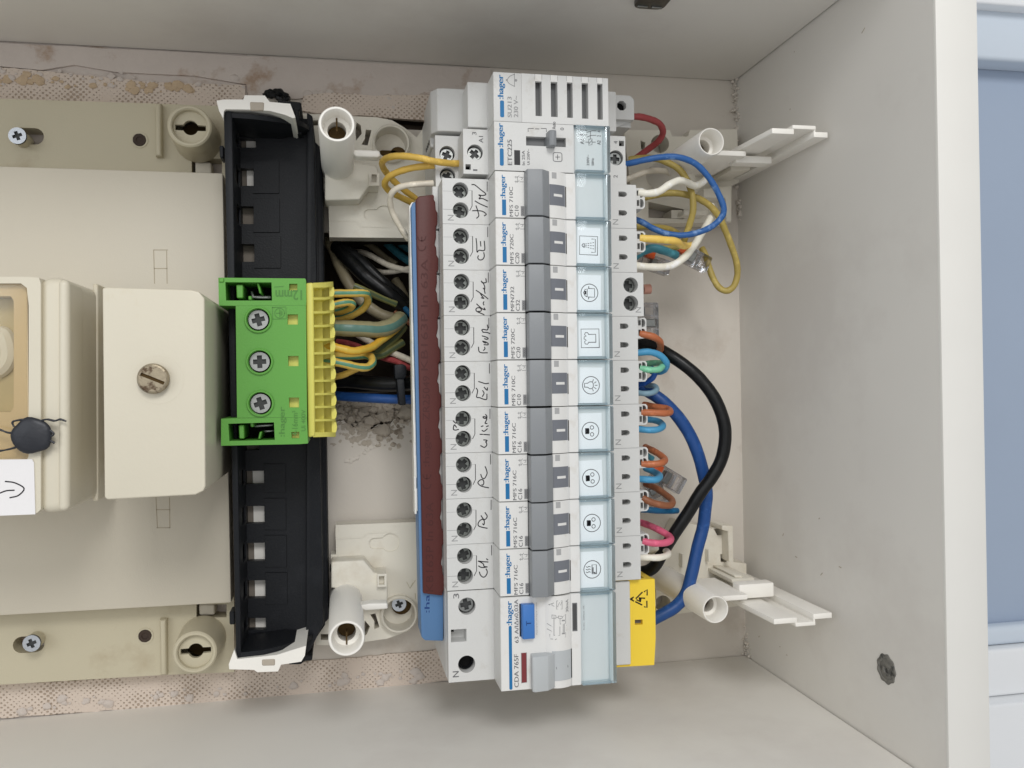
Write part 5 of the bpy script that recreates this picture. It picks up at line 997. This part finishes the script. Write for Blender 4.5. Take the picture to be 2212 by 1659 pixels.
right_corner('white chassis corner with tube post and standing wing, lower right of the breaker row', b4,
    ([(470, 560), (620, 250), (830, 300), (970, 285), (975, 520), (1060, 530), (1060, 800), (600, 860), (470, 850)], [circ((515, 790), 52, 20), [(890, 468), (930, 468), (930, 520), (892, 520)], [(845, 300), (940, 300), (940, 340), (870, 345)]]),
    (860, 830), ((1240, 900), (1620, 872), (1012, 742), (1392, 920), (1498, 910)), ((1012, 668), (1240, 745)), None, False,
    [([(960, 632), (1112, 622), (1112, 660), (970, 662)], 38), ([(980, 606), (1036, 606), (1036, 622), (985, 622)], 36), ([(900, 280), (970, 280), (972, 520), (945, 520), (940, 320), (900, 310)], 20), ([(640, 470), (655, 470), (655, 560), (640, 560)], 17), ([(812, 440), (824, 440), (824, 520), (812, 520)], 17), ([(500, 650), (590, 645), (600, 700), (505, 700)], 24)])
# ------------------------------------------------------------------ wires
def wire(name, c, pts, z, dia_px, m, label, cat='wire', group=None, jit=.03, k=9, n=14):
    """pts in crop pixels; z one height, or one per point"""
    zs = z if isinstance(z, (list, tuple)) else [z] * len(pts)
    p3 = [P3(*(c(*p) if c else p), zz) for p, zz in zip(pts, zs)]
    zm = sum(zs) / len(zs); r = dia_px / 2 * (D - zm) / F * (.93 if name == 'earth_wire' else .97)
    bm = NB(); tube(bm, p3, r, n, k, True, jit); return solo(name, bm, m, label, cat, group)
GR = 'wires looping out of the breaker terminals'; GL = 'wires left of the busbar'; GE = 'green and yellow earth wires'
I = lambda x, y: (x, y)
# right side, top to bottom
wire('wire', r4, [(318, 430), (370, 432), (440, 450), (495, 480), (515, 535), (485, 590), (430, 635), (340, 700), (290, 740)], [54, 54, 52, 50, 46, 42, 38, 34, 30], 15.2, wred_m, 'red wire from the bell transformer at top right', group=GR)
wire('wire', r4, [(262, 742), (330, 728), (400, 712), (500, 695), (600, 693), (690, 718), (760, 765), (830, 850), (880, 940), (912, 1030), (895, 1090), (830, 1150), (740, 1188), (640, 1205), (540, 1195), (450, 1160), (390, 1125), (330, 1098)], [62, 64, 66, 68, 70, 70, 70, 70, 70, 70, 69, 68, 66, 64, 62, 60, 58, 56], 14.6, wb_m, 'wide thin blue loop from the contactor down to the breakers', group=GR)
wire('wire', r4, [(290, 712), (380, 700), (470, 705), (540, 728), (620, 775), (675, 850), (705, 940), (712, 1040), (690, 1130), (665, 1200), (640, 1260), (560, 1290), (400, 1285)], [40, 42, 46, 48, 50, 52, 54, 54, 52, 50, 47, 44, 40], 15.5, wol_m, 'olive yellow wire running straight down inside the blue loop', group=GR)
wire('wire', r4, [(380, 962), (440, 948), (520, 932), (600, 930), (690, 945), (760, 972), (830, 1020), (885, 1090), (920, 1170), (960, 1270), (995, 1380), (1000, 1470), (975, 1540), (930, 1568), (880, 1545), (840, 1480), (815, 1410), (795, 1340), (770, 1290)], [44, 45, 46, 47, 48, 48, 47, 46, 44, 42, 40, 38, 37, 36, 35, 34, 33, 32, 30], 15.5, wol_m, 'olive yellow wire hanging lowest in a long loop beside the corner', group=GR)
wire('wire', r4, [(352, 926), (420, 932), (490, 918), (560, 872), (620, 848), (670, 860), (720, 882), (770, 862), (800, 835)], [65, 66, 66, 65, 63, 60, 56, 52, 48], 17.2, ww_m, 'white wire curving from the topmost slim breaker under the tube', group=GR)
wire('wire', r4, [(270, 845), (340, 815), (430, 785), (520, 785), (590, 810), (640, 830)], [36, 38, 38, 36, 34, 30], 14, wcr_m, 'cream wire half hidden behind the contactor terminals', group=GR)
wire('wire', r4, [(830, 1010), (835, 1060), (810, 1120), (770, 1190), (720, 1270), (660, 1345), (590, 1395), (520, 1412), (430, 1412), (325, 1404)], [40, 42, 46, 50, 53, 56, 58, 60, 62, 63], 17.2, ww_m, 'white wire entering the shower breaker from lower right', group=GR)
wire('wire', r4, [(362, 1226), (430, 1228), (520, 1235), (600, 1245), (640, 1270), (690, 1275), (725, 1262)], [65, 66, 66, 64, 58, 52, 46], 17.6, wyl_m, 'bright yellow wire from the upper terminal of the shower breaker', group=GR)
wire('wire', r4, [(340, 1150), (440, 1150), (540, 1160), (610, 1190)], [44, 44, 42, 38], 14, wol_m, 'short olive wire in shadow above the bright yellow one', group=GR)
wire('wire', r4, [(330, 1345), (385, 1310), (450, 1290), (520, 1305), (600, 1335)], [46, 48, 49, 49, 46], 20, wtl_m, 'teal wire beside the orange lever connector near the shower breaker', group=GR)
wire('wire', r8, [(362, 522), (410, 530), (460, 545), (495, 575), (498, 620), (480, 655)], [65, 66, 66, 63, 56, 48], 16.6, wor_m, 'orange wire from the chef hat breaker', group=GR)
wire('cable', r8, [(300, 575), (370, 585), (440, 598), (540, 650), (660, 730), (760, 820), (850, 940), (905, 1070), (922, 1190), (900, 1330), (840, 1450), (760, 1560), (680, 1690), (600, 1810), (530, 1920), (450, 2050), (350, 2085)], [40, 44, 48, 54, 58, 60, 62, 63, 63, 62, 61, 60, 58, 56, 54, 50, 46], 29.5, blackc_m, 'thick black cable arching widest on the right', 'cable', 'thick cables arching on the right', .01)
wire('cable', r8, [(300, 850), (360, 868), (440, 910), (520, 968), (610, 1060), (690, 1180), (745, 1310), (780, 1440), (800, 1560), (790, 1680), (775, 1790), (740, 1920), (705, 2080), (665, 2220), (600, 2300), (530, 2345), (440, 2390)], [44, 48, 51, 53, 54, 54, 54, 53, 52, 51, 50, 50, 50, 50, 50, 50, 49], 29.5, wbc_m, 'thick blue cable bending down to the yellow shield', 'cable', 'thick cables arching on the right', .01)
wire('wire', r8, [(340, 648), (420, 640), (490, 660), (535, 705), (530, 750), (490, 770), (440, 765)], [65, 66, 66, 65, 62, 58, 54], 15.8, wlb_m, 'light blue loop above the mint wire', group=GR)
wire('wire', r8, [(362, 746), (430, 757), (490, 752), (515, 722), (480, 712), (400, 718)], [65, 66, 66, 62, 54, 48], 15, wgn_m, 'mint green wire inside the light blue loop', group=GR)
wire('wire', r8, [(340, 862), (400, 840), (445, 812), (462, 775), (440, 745)], [54, 58, 60, 60, 58], 13.2, wmb_m, 'thin royal blue wire bending up under the mint wire', group=GR)
wire('wire', r8, [(340, 905), (400, 912), (450, 905), (475, 882), (455, 862), (410, 858)], [64, 66, 66, 63, 58, 52], 13, wgb_m, 'thin grey-blue loop over the thick blue cable', group=GR)
wire('wire', r8, [(372, 1036), (440, 1036), (520, 1040), (560, 1034), (545, 1012), (470, 1000), (390, 985)], [65, 66, 66, 63, 58, 54, 48], 16.2, wor_m, 'orange hairpin wire of the breaker directly below the light bulb one', group=GR)
wire('wire', r8, [(345, 1142), (420, 1150), (485, 1145), (515, 1120), (480, 1092), (410, 1080)], [64, 66, 66, 62, 56, 50], 15.4, wlb_m, 'light blue loop below the orange hairpin wire', group=GR)
wire('wire', r8, [(372, 1372), (440, 1374), (500, 1366), (528, 1345), (490, 1308), (440, 1280), (400, 1262)], [65, 66, 66, 62, 56, 50, 44], 16, wor_m, 'orange wire by the clear lever connector, lower right', group=GR)
wire('wire', r8, [(350, 1468), (420, 1474), (470, 1474), (495, 1452), (460, 1425), (400, 1398)], [64, 66, 66, 62, 56, 50], 16, wlb_m, 'light blue loop left of the clear lever connector', group=GR)
wire('wire', r8, [(378, 1592), (440, 1622), (510, 1640), (565, 1640), (575, 1610), (530, 1570), (470, 1530), (400, 1500)], [65, 66, 66, 64, 60, 54, 48, 42], 16, wbr_m, 'brown hairpin wire above the petrol blue one', group=GR)
wire('wire', b4, [(372, 176), (430, 180), (520, 186), (608, 184)], [56, 57, 56, 52], 14.4, wdb_m, 'petrol blue wire end below the brown hairpin wire', group=GR)
wire('wire', b4, [(380, 382), (440, 394), (510, 396), (562, 380), (555, 350), (490, 310), (420, 278), (350, 255)], [65, 66, 66, 64, 58, 54, 48, 42], 16.4, wpk_m, 'pink hairpin wire of the heater breaker', group=GR)
wire('wire', b4, [(350, 486), (420, 490), (490, 490), (545, 472), (535, 445), (480, 438), (420, 450)], [64, 66, 66, 62, 56, 52, 46], 15.4, ww_m, 'white hairpin wire directly under the pink one', group=GR)
wire('wire', r8, [(385, 232), (415, 230), (432, 229)], [48, 48, 48], 23, cop_m, 'copper pink wire tip beside the cooking pot breaker', group=GR, jit=0)
wire('wire', r8, [(350, 1285), (400, 1310), (450, 1340)], [40, 42, 42], 13, wtl_m, 'short teal wire in shadow behind the lower orange wire', group=GR)
# left side
wire('wire', cL, [(1172, 975), (1040, 970), (860, 945), (680, 905), (500, 880), (340, 880), (220, 915), (180, 985), (230, 1085), (330, 1200), (480, 1330), (620, 1430)], [58, 60, 62, 62, 60, 57, 52, 46, 40, 36, 33, 30], 14.6, wy_m, 'mustard yellow wire curving highest from the contactor', group=GL)
wire('wire', cL, [(860, 1000), (740, 1010), (560, 1035), (390, 1085), (270, 1150), (215, 1240), (270, 1330), (400, 1405), (580, 1490)], [58, 58, 56, 53, 50, 46, 42, 38, 34], 14.6, wy_m, 'mustard yellow wire forking below its twin at the contactor', group=GL)
wire('wire', cL, [(850, 1232), (700, 1240), (540, 1255), (400, 1290), (310, 1360), (285, 1470), (310, 1600), (390, 1760), (470, 1890), (520, 1960)], [56, 56, 55, 54, 52, 49, 46, 44, 42, 40], 13.5, wcr_m, 'cream wire hooking round beside the brown busbar end', group=GL)
wire('wire', cG, [(640, 640), (740, 640), (850, 680), (960, 740), (1070, 800), (1180, 840), (1300, 870), (1420, 880)], [-23, -15, -9, -5, -1, 3, 7, 11], 13, wcr_m, 'cream wire slanting out of the dark wall hole', group=GL)
wire('wire', cG, [(930, 880), (1040, 905), (1180, 890), (1300, 868), (1430, 840)], [-13, -5, 1, 7, 13], 12, wcr_m, 'cream wire ending straight at the busbar over the wall hole', group=GL)
wire('wire', cG, [(700, 480), (800, 520), (920, 600), (1080, 730), (1200, 800)], [-31, -29, -25, -21, -19], 14, wkh_m, 'dim khaki wire deep in the wall hole', group=GL)
wire('wire', cG, [(1020, 480), (1130, 580), (1260, 690), (1420, 800)], [-31, -27, -23, -19], 17, wtl_m, 'dim teal wire deep in the wall hole, upper one', group=GL)
wire('wire', cG, [(1180, 470), (1290, 560), (1420, 640)], [-33, -31, -29], 16, wtl_m, 'dim teal wire deep in the wall hole, right-hand one', group=GL)
wire('cable', cG, [(420, 560), (560, 720), (760, 920), (960, 1080), (1160, 1240), (1300, 1360), (1420, 1480)], [-5, 1, 5, 7, 7, 5, 3], 33, blackc_m, 'fat black sleeve slanting across the wall hole', 'cable', 'cables in the wall hole', .02)
wire('cable', cG, [(500, 570), (680, 700), (860, 870), (1040, 1040), (1220, 1180), (1400, 1380)], [-1, 3, 6, 7, 5, 1], 22, blackc_m, 'thinner black sleeve lying on the fat one', 'cable', 'cables in the wall hole', .02)
wire('cable', cG, [(300, 480), (380, 620), (440, 780), (520, 950), (620, 1120), (740, 1270), (900, 1400), (1060, 1480), (1240, 1520)], [-15, -9, -5, -1, 1, 3, 4, 4, 3], 25, wkh_m, 'khaki sheathed cable curving behind the earth wires', 'cable', 'cables in the wall hole', .02)
wire('cable', cG, [(1180, 1000), (1260, 1130), (1330, 1290), (1370, 1450)], [-17, -15, -13, -11], 20, wkh_m, 'dim khaki cable close to the busbar', 'cable', 'cables in the wall hole', .02)
wire('wire', cG, [(1280, 1340), (1360, 1430), (1450, 1540)], [7, 9, 11], 12, wdb_m, 'petrol blue wire end close to the busbar', group=GL)
wire('wire', cG, [(1180, 1420), (1300, 1510), (1450, 1640)], [5, 7, 9], 11, wbr_m, 'dim brown wire below the petrol blue wire end', group=GL)
wire('wire', cH, [(420, 150), (560, 170), (700, 215), (860, 290), (1040, 365), (1200, 410), (1340, 480), (1450, 510)], [10, 12, 14, 16, 19, 22, 25, 28], 13, wpk_m if False else wred_m, 'crimson wire slanting under the earth wires to the busbar', group=GL)
wire('wire', cH, [(660, 40), (780, 110), (920, 190), (1060, 260), (1180, 310), (1300, 360), (1460, 430)], [12, 14, 16, 18, 21, 24, 28], 14.5, wcr_m, 'cream wire running beside the crimson wire', group=GL)
wire('cable', cH, [(380, 660), (600, 665), (850, 690), (1100, 700), (1300, 690), (1460, 680)], [14, 18, 22, 25, 27, 29], 32, blackc_m, 'thick black cable lying flat above the blue one', 'cable', 'tied cables', .01)
wire('cable', cH, [(380, 760), (560, 770), (800, 770), (1100, 760), (1300, 750), (1450, 745)], [10, 13, 18, 22, 25, 27], 16, blackc_m, 'slimmer black cable squeezed above the blue one', 'cable', 'tied cables', .01)
wire('cable', cH, [(380, 855), (560, 870), (800, 885), (1100, 900), (1300, 905), (1500, 910)], [16, 20, 24, 27, 29, 31], 20.5, wbc_m, 'blue cable lying flat under the black ones', 'cable', 'tied cables', .01)
# zip tie round them
bm = NB()
a0, a1 = P3(*cH(1240, 470), 38), P3(*cH(1270, 985), 36)
prism(bm, [P(*cH(*p), 40) for p in ((1200, 640), (1300, 640), (1310, 800), (1322, 975), (1240, 985), (1218, 800))], 30, 40, .5, 2); zt_ = thing('cable_tie', 'black cable tie strapped round the black and blue cables', 'cable tie', (*P(*cH(1250, 760), 30), 30)); part('strap', bm, black_m, zt_)
bm = NB(); prism(bm, [P(*cH(*p), 38) for p in ((1168, 450), (1285, 440), (1330, 470), (1328, 610), (1300, 645), (1180, 640))], 30, 38, .8, 2); part('tie_head', bm, black_m, zt_)
# earth wires
wire('earth_wire', r6, [(850, 288), (960, 286), (1080, 285), (1165, 285), (1190, 300), (1195, 345), (1160, 395), (1090, 440), (1020, 465), (950, 478)], [44, 44, 43, 42, 39, 35, 32, 30, 29, 28], 18, gy_m, 'green and yellow wire leaving the topmost comb cell and looping back', 'wire', GE)
wire('earth_wire', r6, [(850, 385), (930, 372), (1010, 355), (1060, 352), (1085, 368), (1060, 395), (1000, 415), (940, 425)], [44, 44, 44, 43, 41, 36, 32, 30], 17, gy_m, 'short green and yellow loop in the second comb cell', 'wire', GE)
wire('earth_wire', r6, [(930, 535), (1040, 540), (1160, 545), (1260, 550), (1350, 530), (1410, 490), (1430, 470)], [34, 35, 34, 32, 29, 25, 22], 37, gyd_m, 'fat faded green and yellow sleeve in the middle of the comb', 'wire', GE, .02)
wire('earth_wire', r6, [(850, 668), (930, 672), (1010, 690), (1090, 706), (1160, 695), (1230, 672), (1300, 620), (1380, 560), (1440, 500)], [44, 45, 45, 44, 41, 36, 30, 26, 22], 18.5, gyy_m, 'deep yellow wire waving out of the fifth comb cell', 'wire', GE)
wire('earth_wire', r6, [(840, 772), (930, 780), (1030, 800), (1120, 820), (1190, 822), (1228, 790), (1220, 750), (1170, 735), (1080, 742), (960, 740)], [44, 45, 45, 44, 42, 39, 35, 32, 30, 28], 18.5, gy_m, 'green striped yellow wire bent back from the sixth comb cell', 'wire', GE)
wire('earth_wire', r6, [(940, 895), (1010, 880), (1080, 850), (1150, 815)], [28, 30, 31, 30], 14.5, wy_m, 'lowest yellow wire curving under the comb', 'wire', GE)
wire('earth_wire', r6, [(1095, 232), (1180, 268), (1290, 320), (1400, 365)], [26, 26, 24, 22], 15, gyo_m, 'olive earth wire stub pointing at the busbar', 'wire', GE)
wire('earth_wire', r6, [(1240, 720), (1320, 660), (1400, 590), (1450, 520)], [24, 22, 20, 18], 24, gyo_m, 'dull olive bundle wire beside the fat sleeve', 'wire', GE)
wire('earth_wire', r6, [(1200, 740), (1290, 735), (1370, 690), (1450, 640)], [26, 24, 22, 20], 18, gyo_m, 'dull olive wire twisting below the fat sleeve', 'wire', GE)
# ------------------------------------------------------------------ clear lever connectors
def connector(lab, c, ctr, z, ang, size, orange, lever=None):
    p = P(*c(*ctr), z); o = thing('wire_connector', lab, 'connector', (*p, z), 'clear lever connectors on the right')
    L, Wd, H = size; ca, sa = math.cos(ang), math.sin(ang); tr_ = lambda pts: [(p[0] + x * ca - y * sa, p[1] + x * sa + y * ca) for x, y in pts]
    bm = NB(); plate(bm, tr_(rrect(-L, -Wd, L, Wd, .8)), [tr_(rect(-L + .7 + i * L * .62, -Wd + .7, -L + .7 + i * L * .62 + L * .45, Wd - .7)) for i in range(3)], z - H, z); prism(bm, tr_(rect(-L + .1, -Wd + .1, L - .1, Wd - .1)), z - H - .8, z - H - .02); part('clear_shell', bm, clear_m, o)
    bm = NB(); prism(bm, tr_(rect(-L * .35, -Wd * .7, L * .1, Wd * .7)), z - H + .1, z - 1, .3, 1); part('clamp_spring', bm, steel_m, o)
    if orange: bm = NB(); prism(bm, tr_(rrect(orange[0], orange[1], orange[2], orange[3], .5)), z - H * .6, z + .8, .4, 2); part('lever', bm, orl_m, o)
    return o
connector('clear connector with orange lever beside the white wire', r4, (725, 1350), 36, -.45, (7.6, 3.6, 4.5), (-8.5, -1.2, -4.5, 3.4))
connector('clear connector with red-orange lever half hidden behind the shower breaker', r4, (470, 1390), 34, -.3, (7.0, 3.2, 4.5), (-5.6, 1.5, -1.5, 5.6))
connector('clear connector tilted beside the lower light blue loop', r8, (560, 1470), 30, -.55, (7.5, 4.0, 5), (-9.5, -1.5, -5.0, 3.2))
connector('clear connector below the tilted one, behind the brown wire', r8, (475, 1560), 24, -1.2, (6.5, 3.8, 5), None)
connector('small clear connector upright against the back, right of the chef hat breaker', r8, (438, 435), 22, 1.57, (8.2, 3.6, 5), None)
print('objects', len(bpy.data.objects))
